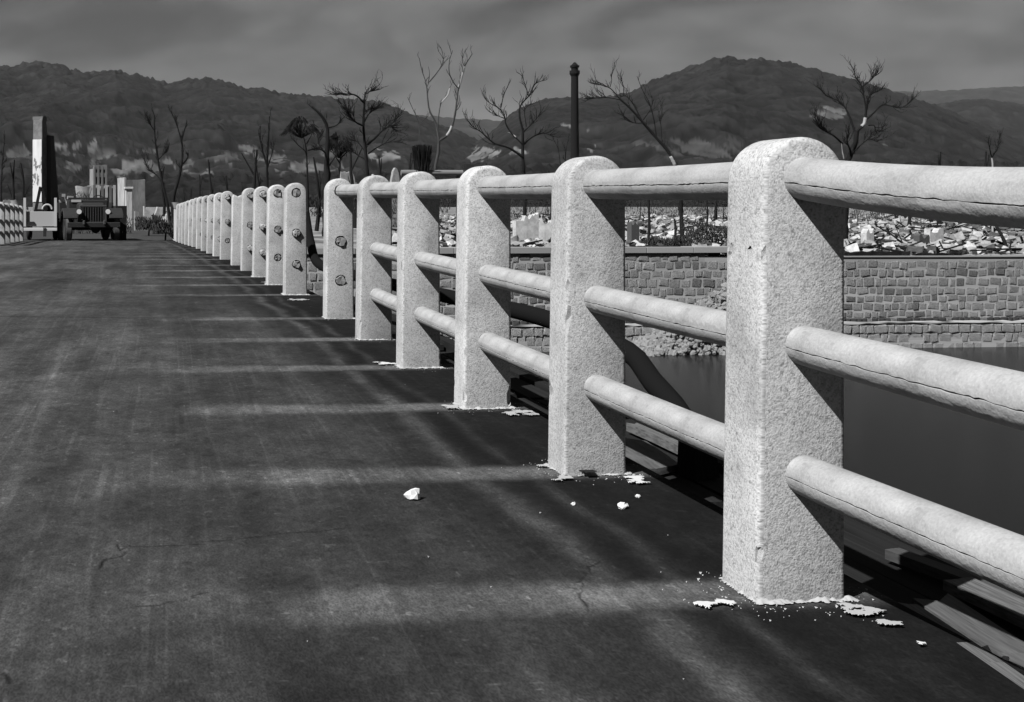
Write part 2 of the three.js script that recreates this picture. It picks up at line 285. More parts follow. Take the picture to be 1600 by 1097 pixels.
// a cast rail with an open casting seam cut along its road side
function railGeo(len, rB, seed, sag = 0, kneel = [0, 0], fat = 0) {
  const nz = Math.max(30, Math.round(len / 0.013)), seg = 40, pos = [], idx = [], uv = [], col = [];
  const angs = []; for (let k = 0; k < seg; k++) angs.push({ a: k / seg * Math.PI * 2, d: 0 });
  const seamA = Math.PI + 0.12 + (h2(seed, 3, 1) - 0.5) * 0.2;
  for (let j = 0; j <= nz; j++) {
    const z = -j / nz * len, t = j / nz, r = rB * (1 + fat * (1 - t)), w = 0.0008 + 0.0019 * noise(z * 45, seed, 3), dep = 0.009 * Math.min(1, 0.25 + 1.2 * noise(z * 14, seed, 5));
    const sa = seamA + (fbm(z * 5, seed * 3.1, 5, 9) - 0.5) * 0.1 + (noise(z * 80, seed, 2) - 0.5) * 0.055;
    const ring = [];
    const span = Math.PI * 2 - 2 * w / r;
    for (let k = 0; k < seg; k++) ring.push([sa + w / r + span * k / (seg - 1), r, 1]);
    ring.push([sa - w / r * 0.3, r - dep, 0.25], [sa + w / r * 0.3, r - dep, 0.25]);
    for (const [a, rr0, c] of ring) {
      const rr = rr0 * (1 + 0.016 * (fbm(a * 1.6, z * 4 + seed, 3, 13) - 0.5));
      const y = -sag * 4 * t * (1 - t);
      pos.push(Math.cos(a) * rr + kneel[0] * t, Math.sin(a) * rr + y + kneel[1] * t, z); uv.push(a * rB * 2.6, z * 2.6); col.push(c, c, c);
    }
  }
  const n = seg + 2;
  for (let j = 0; j < nz; j++) for (let k = 0; k < n; k++) { const a = j * n + k, b = j * n + (k + 1) % n; idx.push(a, a + n, b, b, a + n, b + n); }
  const g = new THREE.BufferGeometry(); g.setAttribute('position', new THREE.Float32BufferAttribute(pos, 3)); g.setAttribute('uv', new THREE.Float32BufferAttribute(uv, 2)); g.setAttribute('color', new THREE.Float32BufferAttribute(col, 3)); g.setIndex(idx);
  const out = g.toNonIndexed(); out.computeVertexNormals(); return toCreasedNormals(g, 0.7);
}
const heights = ['top', 'middle', 'lowest'];
{
  const p0 = { X: 1.765, z: p0Z + 0.02 };
  granitePost(p0.X, p0.z, 'whole', 'granite parapet post closest to the viewer, outside the picture edge', 5).position.y -= 0.05;
  const nearSpots = ['standing largest in the picture with white flakes at its foot', 'with a white lump of mortar at its base', 'casting three slanted rail shadows on itself', 'between the third post and the open gap side', 'just before the post beside the broken gap', 'on the near side of the broken gap, keeping only its top rail'];
  for (let i = 0; i < 6; i++) granitePost(PX, postZ[i], i === 5 ? 'holes' : 'whole', `${i ? nth[i] + ' granite parapet post from the camera' : 'nearest granite parapet post'}, ${nearSpots[i]}`.split(' ').slice(0, 16).join(' '), i, i === 5 ? [null, 0.012, 0.006] : null);
  const far = [[0.0, 0.035, 0.02], [0.01, 0.02, 0.0], [0.06, 0.09, 0.1], [0.05, 0.02, 0.07], [null, 0.02, 0.02], [0.09, 0.03, 0.0], [0.1, 0.02, 0.05], [0.05, 0.02, 0.01]];
  for (let i = 6; i < ratios.length; i++) {
    const cut = i === 10;
    granitePost(PX, postZ[i], cut ? 'cut' : 'holes', cut ? 'shorter granite parapet post with its rounded top knocked off' : i === 6 ? 'granite parapet post on the far side of the gap, rails snapped off' : i === ratios.length - 1 ? 'farthest granite parapet post, beside the bushes at the bridge end' : `${nth[i]} granite parapet post from the camera, with broken rail stubs`, i, cut ? null : far[(i - 6) % far.length]);
  }
  // rails between the near posts
  for (let i = -1; i < 5; i++) {
    const a = i < 0 ? p0 : { X: PX, z: postZ[i] }, b = { X: PX, z: postZ[i + 1] };
    const za = a.z - PT + 0.003, zb = b.z - 0.003, len = za - zb;
    for (let k = 0; k < 3; k++) {
      if (i === 4 && k > 0) continue;
      const ya = deckY(a.z) + SPRINGS[k] - (i < 0 ? 0.05 : 0), yb = deckY(b.z) + SPRINGS[k];
      const g = railGeo(len, RAILR[k], (i + 2) * 3 + k, i < 0 && k === 0 ? 0.02 : 0.002, [b.X - a.X, yb - ya], i < 0 ? 0.24 : 0);
      const where = i < 0 ? 'running to the right picture edge' : i === 4 ? 'last one left before the broken gap' : `between the ${nth[i]} and ${nth[i + 1]} posts`;
      const o = mesh('parapet_rail', g, railMat); o.position.set(a.X, ya, za);
      tag(o, `${heights[k]} rail with a cracked seam, ${where}`, 'rail', railRun);
    }
  }
  // left parapet, only its far end comes into the picture
  const lz = []; for (let z = -31.2; z > -41; z -= 1.62) lz.push(z);
  lz.forEach((z, i) => granitePost(-3.4, z, 'whole', i === lz.length - 1 ? 'end post of the left parapet, beside the pale trailer' : `${nth[lz.length - 1 - i]} post from the end of the left parapet`.replace('nearest post', 'next post'), i + 1, null, 'posts of the left parapet'));
  for (let i = 0; i + 1 < lz.length; i++) for (let k = 0; k < 3; k++) {
    const za = lz[i] - PT + 0.003, len = za - (lz[i + 1] - 0.003), ya = deckY(lz[i]) + SPRINGS[k];
    const o = mesh('parapet_rail', railGeo(len, RAILR[k], 60 + i * 3 + k, 0, [bend(lz[i + 1]) - bend(lz[i]), deckY(lz[i + 1]) - deckY(lz[i])]), railMat); o.position.set(-3.4 + bend(lz[i]), ya, za);
    tag(o, `${heights[k]} rail of the left parapet in bay ${nth[lz.length - 2 - i].replace('nearest', 'first')} from its end`, 'rail', 'rails of the left parapet');
  }
}
// ───────────────────────── mortar flakes and stones on the road ─────────────────────────
const whiteStone = grey(0.55, 0.9), flakeMat = grey(0.36, 0.95), flakeDim = grey(0.25, 0.95);
function blob(rx, rz, th, seed) {                 // ragged crust: cells of a fine grid where the noise stands above the road
  const c = Math.max(0.003, rx / 26), nx = Math.ceil(rx * 1.3 / c), nz = Math.ceil(rz * 1.5 / c), pos = [], idx = [], map = new Map();
  const f = (i, j) => { const x = i * c, z = j * c, e = Math.hypot(x / rx, z / rz); return 1.02 - e * 0.95 + (fbm(x * 26 + seed * 7, z * 34, 4, seed) - 0.52) * 2.6; };
  const id = (i, j) => { const k = i * 5000 + j; if (!map.has(k)) { map.set(k, pos.length / 3); const v = f(i, j); pos.push(i * c, Math.min(1, Math.max(0.08, v * 2.2)) * th, j * c); } return map.get(k); };
  const on = new Set(); let best = null, bv = -9; for (let i = -nx; i < nx; i++) for (let j = -nz; j < nz; j++) { const v = f(i + 0.5, j + 0.5); if (v > 0.45) { on.add(i * 5000 + j); if (v > bv) { bv = v; best = [i, j]; } } }
  const todo = [best], seen = new Set([best[0] * 5000 + best[1]]);              // one piece only
  while (todo.length) { const [i, j] = todo.pop(); idx.push(id(i, j), id(i, j + 1), id(i + 1, j + 1), id(i, j), id(i + 1, j + 1), id(i + 1, j)); for (const [a, b] of [[1, 0], [-1, 0], [0, 1], [0, -1]]) { const k = (i + a) * 5000 + j + b; if (on.has(k) && !seen.has(k)) { seen.add(k); todo.push([i + a, j + b]); } } }
  const g = new THREE.BufferGeometry(); g.setAttribute('position', new THREE.Float32BufferAttribute(pos, 3)); g.setIndex(idx); g.computeVertexNormals(); return g;
}
function crust(seed, reach) {                     // thin ragged bedding mortar squeezed out round a post's foot
  const c = 0.004, pos = [], idx = [], map = new Map(), hx = PW / 2 + 0.012, hz = PT / 2;
  const f = (i, j) => { const x = i * c, z = j * c, dx = Math.max(0, Math.abs(x) - hx), dz = Math.max(0, Math.abs(z) - hz), d = Math.hypot(dx, dz), side = 0.55 + 0.9 * fbm(Math.atan2(z, x) * 1.3 + seed, seed, 3, 6); return reach * side - d + (fbm(x * 45 + seed, z * 45, 4, seed) - 0.55) * 0.055; };
  const id = (i, j) => { const k = (i + 500) * 5000 + j; if (!map.has(k)) { map.set(k, pos.length / 3); pos.push(i * c, Math.min(0.011, Math.max(0.001, f(i, j) * 0.5)) + 0.003 * noise(i * 0.7, j * 0.7, seed), j * c); } return map.get(k); };
  for (let i = -60; i < 60; i++) for (let j = -60; j < 60; j++) { if (Math.abs(i * c) < hx - 0.02 && Math.abs(j * c) < hz - 0.02) continue; if (f(i + 0.5, j + 0.5) > 0) idx.push(id(i, j), id(i, j + 1), id(i + 1, j + 1), id(i, j), id(i + 1, j + 1), id(i + 1, j)); }
  const g = new THREE.BufferGeometry(); g.setAttribute('position', new THREE.Float32BufferAttribute(pos, 3)); g.setIndex(idx); g.computeVertexNormals(); return g;
}
for (let i = 0; i < 9; i++) { const z = postZ[i] - PT / 2, o = mesh('mortar_crust', crust(i + 3, [0.009, 0.008, 0.012, 0.014, 0.012, 0.01, 0.02, 0.016, 0.014][i]), flakeMat); o.position.set(PX + bend(z), deckY(z) + 0.001, z); tag(o, `white bedding mortar ringing the foot of the ${nth[i]} parapet post`, 'mortar', 'mortar round the post feet'); }
const flakes = [   // u, v, width px, height px, label
  [1118, 938, 46, 9, 'long white mortar flake left of the nearest post'], [1345, 948, 46, 14, 'broad white mortar flake right of the nearest post'], [1385, 968, 34, 9, 'thin white mortar flake toward the road edge'],
  [1428, 996, 26, 7, 'outermost small white flake beside the grey boards'],
  [884, 746, 34, 12, 'bright white mortar lump at the second post foot'], [852, 733, 26, 8, 'white mortar flake left of the second post'], [992, 748, 26, 12, 'pale mortar lump right of the second post'],
  [810, 648, 44, 7, 'white mortar smear right of the third post'], [707, 637, 30, 5, 'white mortar smear left of the third post'], [603, 572, 24, 4, 'white mortar smear left of the fourth post'], 
  [468, 474, 34, 8, 'white mortar smear beyond the broken gap'], [425, 447, 26, 3, 'thin white mortar smear at the eighth post']];
flakes.forEach(([u, v, w, h, label], i) => {
  const p = onLevel(u, v, 0.03), d = -p.z; const wm = w / F * d / 2, hm = h / F * d * d / EYE / 2 ;
  const o = mesh('mortar_flake', blob(wm * 1.5, Math.min(Math.max(hm * 1.6, 0.02), 0.1), 0.009, i + 2), i % 3 ? flakeMat : whiteStone); o.position.set(p.x, deckY(p.z) + 0.001, p.z); tag(o, label, 'mortar', 'mortar flakes round the parapet posts');
});
{ const z = postZ[1] + 0.018, o = mesh('tar_lump', blob(0.1, 0.03, 0.022, 31), grey(0.008, 0.95)); o.position.set(PX + 0.005, deckY(z) + 0.001, z); tag(o, 'black tar lump pressed against the foot of the second post', 'tar'); }
const stones = [[646, 765, 26, 'white stone lying alone on the road'], [973, 783, 16, 'small pale stone below the second post'], [896, 781, 8, 'tiny white stone below the second post'], [997, 769, 9, 'tiny white stone right of the second post']];
stones.forEach(([u, v, w, label], i) => {
  const p = onLevel(u, v + w * 0.4, 0.03), r = w / F * -p.z / 2; const g = jitter(new THREE.IcosahedronGeometry(r, 1), r * 0.55, 90 + i); g.scale(1, 0.75, 0.85);
  const o = mesh('loose_stone', g, i === 0 ? grey(0.62, 0.9) : whiteStone); o.position.set(p.x, deckY(p.z) + r * 0.5, p.z); tag(o, label, 'stone', 'loose stones on the road');
});
{ // crumbs of mortar round the nearest feet
  const rd = rng(19), gs = []; for (let i = 0; i < 420; i++) { const k = Math.floor(rd() * rd() * 7), a = rd() * 6.283, d = 0.02 + 0.2 * rd() * rd(), x = PX + Math.cos(a) * (PW / 2 + 0.02 + d), z = postZ[k] - PT / 2 + Math.sin(a) * (PT / 2 + 0.02 + d * 0.8); if (x > DR - 0.01) continue; const r = 0.0015 + 0.0055 * rd() * rd() * rd(); const g = jitter(new THREE.TetrahedronGeometry(r, 0), r * 0.6, i); g.translate(x + bend(z), deckY(z) + r * 0.3, z); gs.push(g); }
  tag(mesh('mortar_crumbs', merge(gs), grey(0.32)), 'pale mortar crumbs strewn round the post feet', 'mortar', null, 'stuff');
}
{ // grit strewn on the asphalt
  const rd = rng(9), gs = []; for (let i = 0; i < 90; i++) { const z = -2.2 - Math.pow(rd(), 1.6) * 22, X = 1.8 - rd() * rd() * 4.5; if (X > PX - 0.12 && Math.abs(X - PX) < 0.2 && rd() < 0.7) continue; const r = 0.002 + 0.004 * rd() * rd(); const g = jitter(new THREE.TetrahedronGeometry(r, 0), r * 0.5, i); g.translate(X + bend(z), deckY(z) + r * 0.3, z); gs.push(g); }
  tag(mesh('grit', merge(gs), grey(0.2)), 'fine pale grit scattered over the asphalt', 'grit', null, 'stuff');
}
// ───────────────────────── charred side walkway and fallen boards ─────────────────────────
const charMat = new THREE.MeshPhysicalMaterial({ roughness: 0.95, specularIntensity: 0.2, map: tex(256, 256, (i, j) => 0.009 + 0.014 * Math.pow(wnoise(i / 256 * 40, j / 256 * 4, 40, 3), 2) * (0.5 + wnoise(i / 256 * 8, j / 256 * 8, 8, 5)), true, [2, 0.7]) });
const woodMats = [0.062, 0.085, 0.035].map((a, k) => new THREE.MeshStandardMaterial({ roughness: 0.9, map: tex(256, 256, (i, j) => a * (0.25 + 0.9 * wnoise(i / 256 * 30, j / 256 * 3, 30, 3 + k) + 0.5 * wnoise(i / 256 * 60, j / 256 * 12, 60, 5 + k)), true, [0.7, 1.5]) }));
{
  const t = thing('side_walkway', 'charred timber walkway hanging along the outside of the bridge', 'walkway', new THREE.Vector3(0, 0, 0)), rd = rng(31);
  const cols = [1.87, 2.06, 2.25];
  for (const x of cols) for (let k = 0; k < 6; k++) {
    const L = 2.2 + rd() * 0.4, z0 = 1 - k * 2.7 - rd() * 0.2; const w = 0.165 + rd() * 0.02;
    const g = box(w, 0.045, L, 0, 0, 0); const o = mesh('board', g, charMat, t); o.position.set(x + 0.09, -0.155 + (rd() - 0.5) * 0.012, z0 - L / 2); o.rotation.set((rd() - 0.5) * 0.012, (rd() - 0.5) * 0.02, (rd() - 0.5) * 0.05);
  }
  for (let k = 0; k < 9; k++) mesh('bearer', box(0.75, 0.14, 0.12, 2.24, -0.26, 0.6 - k * 1.9), charMat, t);
  mesh('edge_beam', box(0.09, 0.14, 17, 2.5, -0.19, -7), charMat, t);
}
function board(label, pts, w, th, m, seed) {    // a loose board between two points, with splintered ends
  const [a, b] = pts, L = a.distanceTo(b), g = new THREE.BoxGeometry(w, th, L, 2, 1, 12), p = g.attributes.position;
  for (let i = 0; i < p.count; i++) { const z = p.getZ(i), e = Math.abs(z) > L / 2 - 0.001 ? (h2(Math.round(p.getX(i) * 1000), seed, 1) - 0.3) * w * 0.8 : 0; p.setZ(i, z - Math.sign(z) * e); p.setX(i, p.getX(i) * (1 + 0.12 * (noise(z * 4, seed) - 0.5))); p.setY(i, p.getY(i) + (noise(z * 1.4, seed + 4) - 0.5) * 0.02); }
  g.computeVertexNormals(); const o = mesh('loose_board', g, m); o.position.copy(a).lerp(b, 0.5); o.lookAt(a); tag(o, label, 'board', 'boards lying on the side walkway'); return o;
}
{
  const Y = -0.1;
  const L = (u0, v0, u1, v1, y0 = Y, y1 = Y) => [onLevel(u0, v0, y0), onLevel(u1, v1, y1)];
  board('narrow splintered grey board nearest the road edge', L(1416, 946, 1640, 1100, 0.005, 0.005), 0.04, 0.03, woodMats[1], 1);
  board('wide weathered grey board with white splinters on it', L(1452, 936, 1680, 1080), 0.115, 0.03, woodMats[0], 2);
  board('grey board farthest out at the walkway edge', L(1484, 908, 1690, 1003, -0.095, -0.095), 0.10, 0.03, woodMats[1], 3);
  board('slim dark board under the lowest rail', L(1395, 868, 1660, 965, -0.11, -0.11), 0.06, 0.03, woodMats[2], 4);
  board('broken wide plank behind the second post', L(962, 690, 1022, 735, -0.11, -0.11), 0.26, 0.03, woodMats[0], 5);
  board('slim grey batten beyond the broken plank', L(988, 668, 1072, 706, -0.1, -0.1), 0.05, 0.04, woodMats[1], 6);
  board('short grey batten end by the nearest post', L(1098, 706, 1140, 722, -0.1, -0.1), 0.05, 0.04, woodMats[1], 7);
  for (const [u, v, l] of [[1547, 1024, 'upright white splinter on the wide grey board'], [1568, 1032, 'flat white splinter on the wide grey board']]) {
    const p = onLevel(u, v, -0.08); const o = mesh('splinter', box(0.014, 0.008, 0.045, 0, 0, 0, 0, 0, 0, 0.002), whiteStone); o.position.copy(p); o.rotation.set(u === 1547 ? 1.1 : 0.1, u === 1547 ? 0.3 : -0.9, 0.2); tag(o, l, 'splinter', 'white splinters');
  }
  // charred upright timber under the lowest rail
  const up = mesh('charred_timber', jitter(box(0.1, 0.2, 0.1, 0, 0.1, 0, 0.3), 0.03, 8), charMat); up.position.copy(onLevel(1092, 745, -0.13)); tag(up, 'charred upright timber stump behind the lowest rail', 'timber');
  // bent burnt pipe
  const pp = [[478, 335, 14.2], [485, 378, 13.4], [498, 412, 12.6], [560, 432, 11.6], [696, 462, 9.8], [860, 500, 8.4], [985, 552, 7.6], [1020, 596, 7.2], [1062, 645, 6.85], [1100, 712, 6.5]].map(([u, v, d]) => P(u, v, d));
  tag(mesh('bent_pipe', tube(pp, 0.045, 0.065, 9, 6), grey(0.007, 0.95, { specularIntensity: 0.1 })), 'thick black burnt pipe drooping outside the parapet', 'pipe');
}
// ───────────────────────── river, banks, ground ─────────────────────────
const WATER = -3.76, GROUND = -0.5;
{
  const g = new THREE.PlaneGeometry(320, 56); g.rotateX(-Math.PI / 2); g.translate(0, WATER, -13.5);
  structure(mesh('river', g, new THREE.MeshPhysicalMaterial({ color: rgb(0.008), roughness: 0.2, ior: 1.2, specularIntensity: 0.3 })));
  const bed = new THREE.PlaneGeometry(320, 57); bed.rotateX(-Math.PI / 2); bed.translate(0, WATER - 1.2, -13.5); structure(mesh('riverbed', bed, grey(0.05)));
}
const weather = tex(256, 256, (i, j) => 0.5 + 0.75 * (0.45 * wnoise(i / 256 * 5, j / 256 * 5, 5, 61) + 0.35 * wnoise(i / 256 * 17, j / 256 * 13, 17, 62) + 0.2 * wnoise(i / 256 * 60, j / 256 * 60, 60, 63)), true, [1, 1]);   // weathering that multiplies a base colour
const worn = (a) => new THREE.MeshPhysicalMaterial({ roughness: 0.95, specularIntensity: 0.3, color: rgb(a * 1.15 / K), map: weather });
const ZW = zAt(40, 8);        // face of the far river wall
{ // ground beyond the wall: dust, ash and rubble colour
  const n = 1024, map = tex(n, n, (i, j) => { const x = i / n, y = j / n; const a = wnoise(x * 9, y * 9, 9, 3), b = wnoise(x * 37, y * 37, 37, 5), c = wnoise(x * 120, y * 120, 120, 7); return 0.05 + 0.2 * sstep(0.3, 0.75, 0.45 * a + 0.35 * b + 0.2 * c); }, true, [1, 1]);
  const pos = [], uv = [], idx = [], rows = [[ZW - 0.02, -0.02], [-44, 0], [-50, 0], [-60, 0], [-75, 0.05], [-100, 0.1], [-140, 0.2], [-200, 0.3], [-300, 0.4], [-500, 0.2], [-900, 0], [-2000, 0], [-9000, 0]], nx = 60;
  rows.forEach(([z, dy], j) => { for (let i = 0; i <= nx; i++) { const half = Math.max(170, -z * 1.3), x = lerp(-half, half, i / nx); const right = sstep(8, 25, x) * sstep(-75, -41, z); pos.push(x, GROUND + dy + (j > 0 ? (fbm(x * 0.15, z * 0.15, 3, 4) - 0.5) * 0.3 : 0) - right * 0.27 + sstep(12, 3, Math.abs(x + 1.4)) * sstep(-60, -44, z) * 0.16, z); uv.push(x / 14, z / 14); } });
  for (let j = 0; j + 1 < rows.length; j++) for (let i = 0; i < nx; i++) { const a = j * (nx + 1) + i; idx.push(a, a + 1, a + nx + 1, a + 1, a + nx + 2, a + nx + 1); }
  const g = new THREE.BufferGeometry(); g.setAttribute('position', new THREE.Float32BufferAttribute(pos, 3)); g.setAttribute('uv', new THREE.Float32BufferAttribute(uv, 2)); g.setIndex(idx); g.computeVertexNormals();
  structure(mesh('ground', g, new THREE.MeshStandardMaterial({ map, roughness: 0.97, bumpMap: map, bumpScale: 0.15 })));
  // the street going on past the bridge end
  structure(mesh('street', box(7, 0.06, 40, -2.4, -0.33, -62), grey(0.035)));
}
// river wall of squared stone
{
  const t = thing('river_wall', 'long stone river wall across the water with a pale coping', 'wall', new THREE.Vector3(0, 0, ZW)), rd = rng(4242);
  mesh('mortar_core', merge([box(93.4, 4.6, 0.8, -28.3, -2.9, -0.46), box(56.6, 4.46, 0.8, 46.7, -2.97, -0.46), box(110, 1.35, 0.5, 0, -4.1, 0.12)]), worn(0.3), t); mesh('ledge', jitter(new THREE.BoxGeometry(90, 0.05, 0.2, 260, 1, 1).translate(12, -2.93, 0.25), 0.05, 6), worn(0.33), t);
  const xs0 = 8, xs1 = 30;
  for (let x = -30; x < 18.4; x += 1.6) { if (x > -5 && x < 2.4) continue; mesh('coping_stone', box(1.585, 0.2, 0.62, x + 0.8, -0.5 - 0.02, -0.28, (rd() - 0.5) * 0.004, 0, 0, 0.012), x % 3 < 1.5 ? grey(0.27) : grey(0.23), t); }
  const tones = [0.29, 0.305, 0.27, 0.325, 0.225, 0.15].map((a) => new THREE.MeshPhysicalMaterial({ roughness: 0.95, specularIntensity: 0.3, color: rgb(a / K), map: weather, bumpMap: gm.bump, bumpScale: 0.02 }));
  const geos = [0, 1, 2, 3].map((k) => { const g = new RoundedBoxGeometry(1, 1, 1, 1, 0.14); jitter(g, 0.1, 300 + k); return g; });
  const cand = []; let y = -0.63;
  while (y > -2.62) {
    const h = 0.2 + rd() * 0.13; let x = -32 + rd();
    while (x < 46) {
      const w = 0.2 + rd() * 0.26, dk = rd() + (0.5 - fbm(x * 0.5, y * 0.3, 3, 8)) * 1.1;          // damp stains hang in patches
      const tone = dk < 0.1 ? 5 : dk < 0.34 ? 4 : dk < 0.6 ? 2 : Math.floor(rd() * 4);
      if (!(x > -5.2 && x < 2.4) && !(x + w > 18.4 && y > -0.74)) cand.push({ x: x + w / 2, y: y - h / 2 + (rd() - 0.5) * 0.07, w: w * (0.8 + 0.16 * rd()), h: h * (0.72 + 0.26 * rd()), z: -0.062 + (rd() - 0.5) * 0.02, d: 0.16, r: (rd() - 0.5) * 0.22, tone, g: Math.floor(rd() * 4) });
      x += w;
    }
    y -= h;
  }
  const yl = y;
  { let x = -32; while (x < 46) { const w = 0.16 + rd() * 0.12; if (!(x > -5.2 && x < 2.4)) cand.push({ x: x + w / 2, y: yl - 0.1, w: w - 0.02, h: 0.19, z: -0.03, d: 0.16, tone: rd() < 0.8 ? 6 : 4, g: Math.floor(rd() * 4) }); x += w; } }   // dark wet course
  let yf = yl - 0.2;
  while (yf > WATER - 0.15) { const h = 0.2 + rd() * 0.12; let x = -32 + rd(); while (x < 46) { const w = 0.2 + rd() * 0.3; if (!(x > -5.2 && x < 2.4)) cand.push({ x: x + w / 2, y: yf - h / 2, w: w - 0.015, h: h - 0.012, z: 0.362 + (rd() - 0.5) * 0.04, d: 0.2, tone: [1, 3, 3, 0, 1, 3][Math.floor(rd() * 6)], g: Math.floor(rd() * 4), r: (rd() - 0.5) * 0.3 }); x += w; } yf -= h; }
  tones.push(grey(0.03, 0.7));
  // the stones seen largest are parts of their own, the others are one mass for each tone
  const rank = (c) => (c.x > 12 && c.x < 28.6 ? 0 : 10) + (c.tone === 6 ? 1.5 : 0) + (c.x > 14.6 && c.x < 18.6 || c.x > 21.5 ? 0 : 1) + (c.y > -2.6 ? 0 : 0.9) + h2(Math.round(c.x * 100), Math.round(c.y * 100), 5) * 0.4 - c.w * c.h * 4;
  cand.sort((a, b) => rank(a) - rank(b));
  const rest = {};
  cand.forEach((c, i) => {
    if (i < 290) { const o = mesh('stone', geos[c.g], tones[c.tone], t); o.position.set(c.x, c.y, c.z - c.d / 2 + 0.02); o.scale.set(c.w, c.h, c.d); o.rotation.z = c.r || 0; }
    else { const g = geos[c.g].clone(); g.scale(c.w, c.h, c.d); if (c.r) g.rotateZ(c.r); g.translate(c.x, c.y, c.z - c.d / 2 + 0.02); (rest[c.tone] ??= []).push(g); }
  });
  for (const k in rest) { const o = mesh('stonework', merge(rest[k]), tones[k], t); o.userData.kind = 'stuff'; }
  // pile of fallen stones against the wall
  const hs = []; for (let i = 0; i < 1900; i++) { const a = rd(), along = (rd() - 0.5) * 7.6, top = Math.max(0, 1 - Math.abs(along) / 3.8) * 2.3, yy = WATER + top * Math.pow(a, 1.1), zz = 0.42 + (1 - a) * 1.5 * (0.4 + rd() * 0.5), r = 0.05 + rd() * rd() * 0.13; const g = jitter(new THREE.DodecahedronGeometry(r, 0), r * 0.5, i + 900); g.rotateX(rd() * 6); g.rotateY(rd() * 6); g.translate(19.2 + along, yy, zz); hs.push(g); }
  const heap = mesh('stone_heap', merge(hs), new THREE.MeshStandardMaterial({ roughness: 0.95, color: rgb(0.25), bumpMap: gm.bump, bumpScale: 0.02 })); heap.position.z = ZW; tag(heap, 'sloping heap of fallen stones against the river wall', 'stones', null, 'stuff');
}
// ───────────────────────── hills ─────────────────────────
const hillMatFor = () => new THREE.MeshPhysicalMaterial({ roughness: 1, specularIntensity: 0.05, vertexColors: true });
function hill(name, sk, dR, dF, o = {}) {
  const cols = o.cols || 420, rows = o.rows || 110, u0 = sk[0][0], u1 = sk[sk.length - 1][0], pos = [], col = [], idx = [], seed = o.seed || 1;
  const skyV = (u) => { for (let i = 1; i < sk.length; i++) if (u <= sk[i][0]) { const t = (u - sk[i - 1][0]) / (sk[i][0] - sk[i - 1][0]); return lerp(sk[i - 1][1], sk[i][1], t); } return sk[sk.length - 1][1]; };
  for (let j = 0; j <= rows; j++) for (let i = 0; i <= cols; i++) {
    const u = lerp(u0, u1, i / cols), t = j / rows * 1.18, dd = lerp(dF, dR, t), q = P(u, CY, dd), hR = EYE + (CY - skyV(u)) / F * dR;
    const sp = fbm(q.x * o.fx + 40, q.z * o.fx * 0.5, 5, seed), spur = 1 - Math.abs(fbm(q.x * o.fx * 1.7, q.z * o.fx * 0.7 + 9, 4, seed + 7) * 2 - 1);
    const tt = Math.min(1, t), edge = Math.sin(Math.PI * Math.min(1, tt)) ;
    let k = lerp(Math.pow(tt, 1.15), sstep(0, 1, tt), 0.4); k += edge * ((sp - 0.5) * 0.34 + (spur - 0.6) * 0.14); if (t > 1) k -= (t - 1) * 0.9;
    let y = GROUND + Math.max(0, hR * k);
    const tr = fbm(q.x / o.tree, q.z / o.tree, 5, seed + 3); y += (tr - 0.45) * o.bump * Math.min(1, tt * 6);
    y += (noise(q.x / (dR * 0.0042), q.z / (dR * 0.0042), seed + 9) - 0.4) * o.bump * 0.75 * sstep(0.75, 0.95, tt);      // crowns along the ridge
    pos.push(q.x, y, q.z);
    let a = o.alb * (0.62 + 0.75 * fbm(q.x * o.fx * 6, q.z * o.fx * 4, 4, seed + 20)) * (0.5 + sstep(0.28, 0.72, tr)) * (0.45 + 1.1 * noise(q.x / (dR * 0.0026), q.z / (dR * 0.006), seed + 50));
    const vv = CY - (y - EYE) / dd * F;
    for (const [bu, bv, bw, bh, bs] of o.bare || []) { const e = Math.hypot((u - bu) / bw, (vv - bv) / bh), ns = fbm(q.x / (dR * 0.0055) + bu, y / (dR * 0.0035) + q.z / (dR * 0.012), 5, seed + 31); const m = sstep(0.72, 0.62, e + (ns - 0.5) * 3.4); a = lerp(a, (bs || 0.12) * (0.5 + 0.9 * noise(q.x / 9, y / 5, 8)), m * 0.9); }
    col.push(a * K, a * K, a * K);
  }
  for (let j = 0; j < rows; j++) for (let i = 0; i < cols; i++) { const a = j * (cols + 1) + i; idx.push(a, a + 1, a + cols + 1, a + 1, a + cols + 2, a + cols + 1); }
  const g = new THREE.BufferGeometry(); g.setAttribute('position', new THREE.Float32BufferAttribute(pos, 3)); g.setAttribute('color', new THREE.Float32BufferAttribute(col, 3)); g.setIndex(idx); g.computeVertexNormals();
  return structure(mesh(name, g, hillMatFor()));
}
hill('hill', [[-760, 160], [-400, 120], [-150, 118], [0, 108], [30, 106], [60, 101], [85, 103], [110, 113], [140, 117], [180, 114], [215, 122], [240, 131], [270, 135], [300, 130], [322, 127], [345, 131], [380, 142], [440, 151], [520, 159], [600, 168], [660, 190], [760, 230], [860, 280], [960, 316]], 2400, 900, { fx: 0.0034, tree: 24, bump: 17, alb: 0.0105, seed: 3, cols: 1150, rows: 240,
  bare: [[95, 228, 45, 9, 0.1], [150, 240, 50, 8, 0.07], [185, 262, 40, 14, 0.09], [240, 262, 30, 12, 0.09], [390, 232, 34, 9, 0.09], [355, 245, 25, 8, 0.07], [480, 262, 40, 8, 0.1], [600, 242, 26, 8, 0.14], [30, 240, 30, 8, 0.07], [300, 255, 40, 14, 0.08], [435, 245, 30, 8, 0.07], [515, 240, 24, 7, 0.06], [220, 236, 30, 7, 0.06], [130, 262, 30, 10, 0.09], [60, 256, 24, 7, 0.06]] });
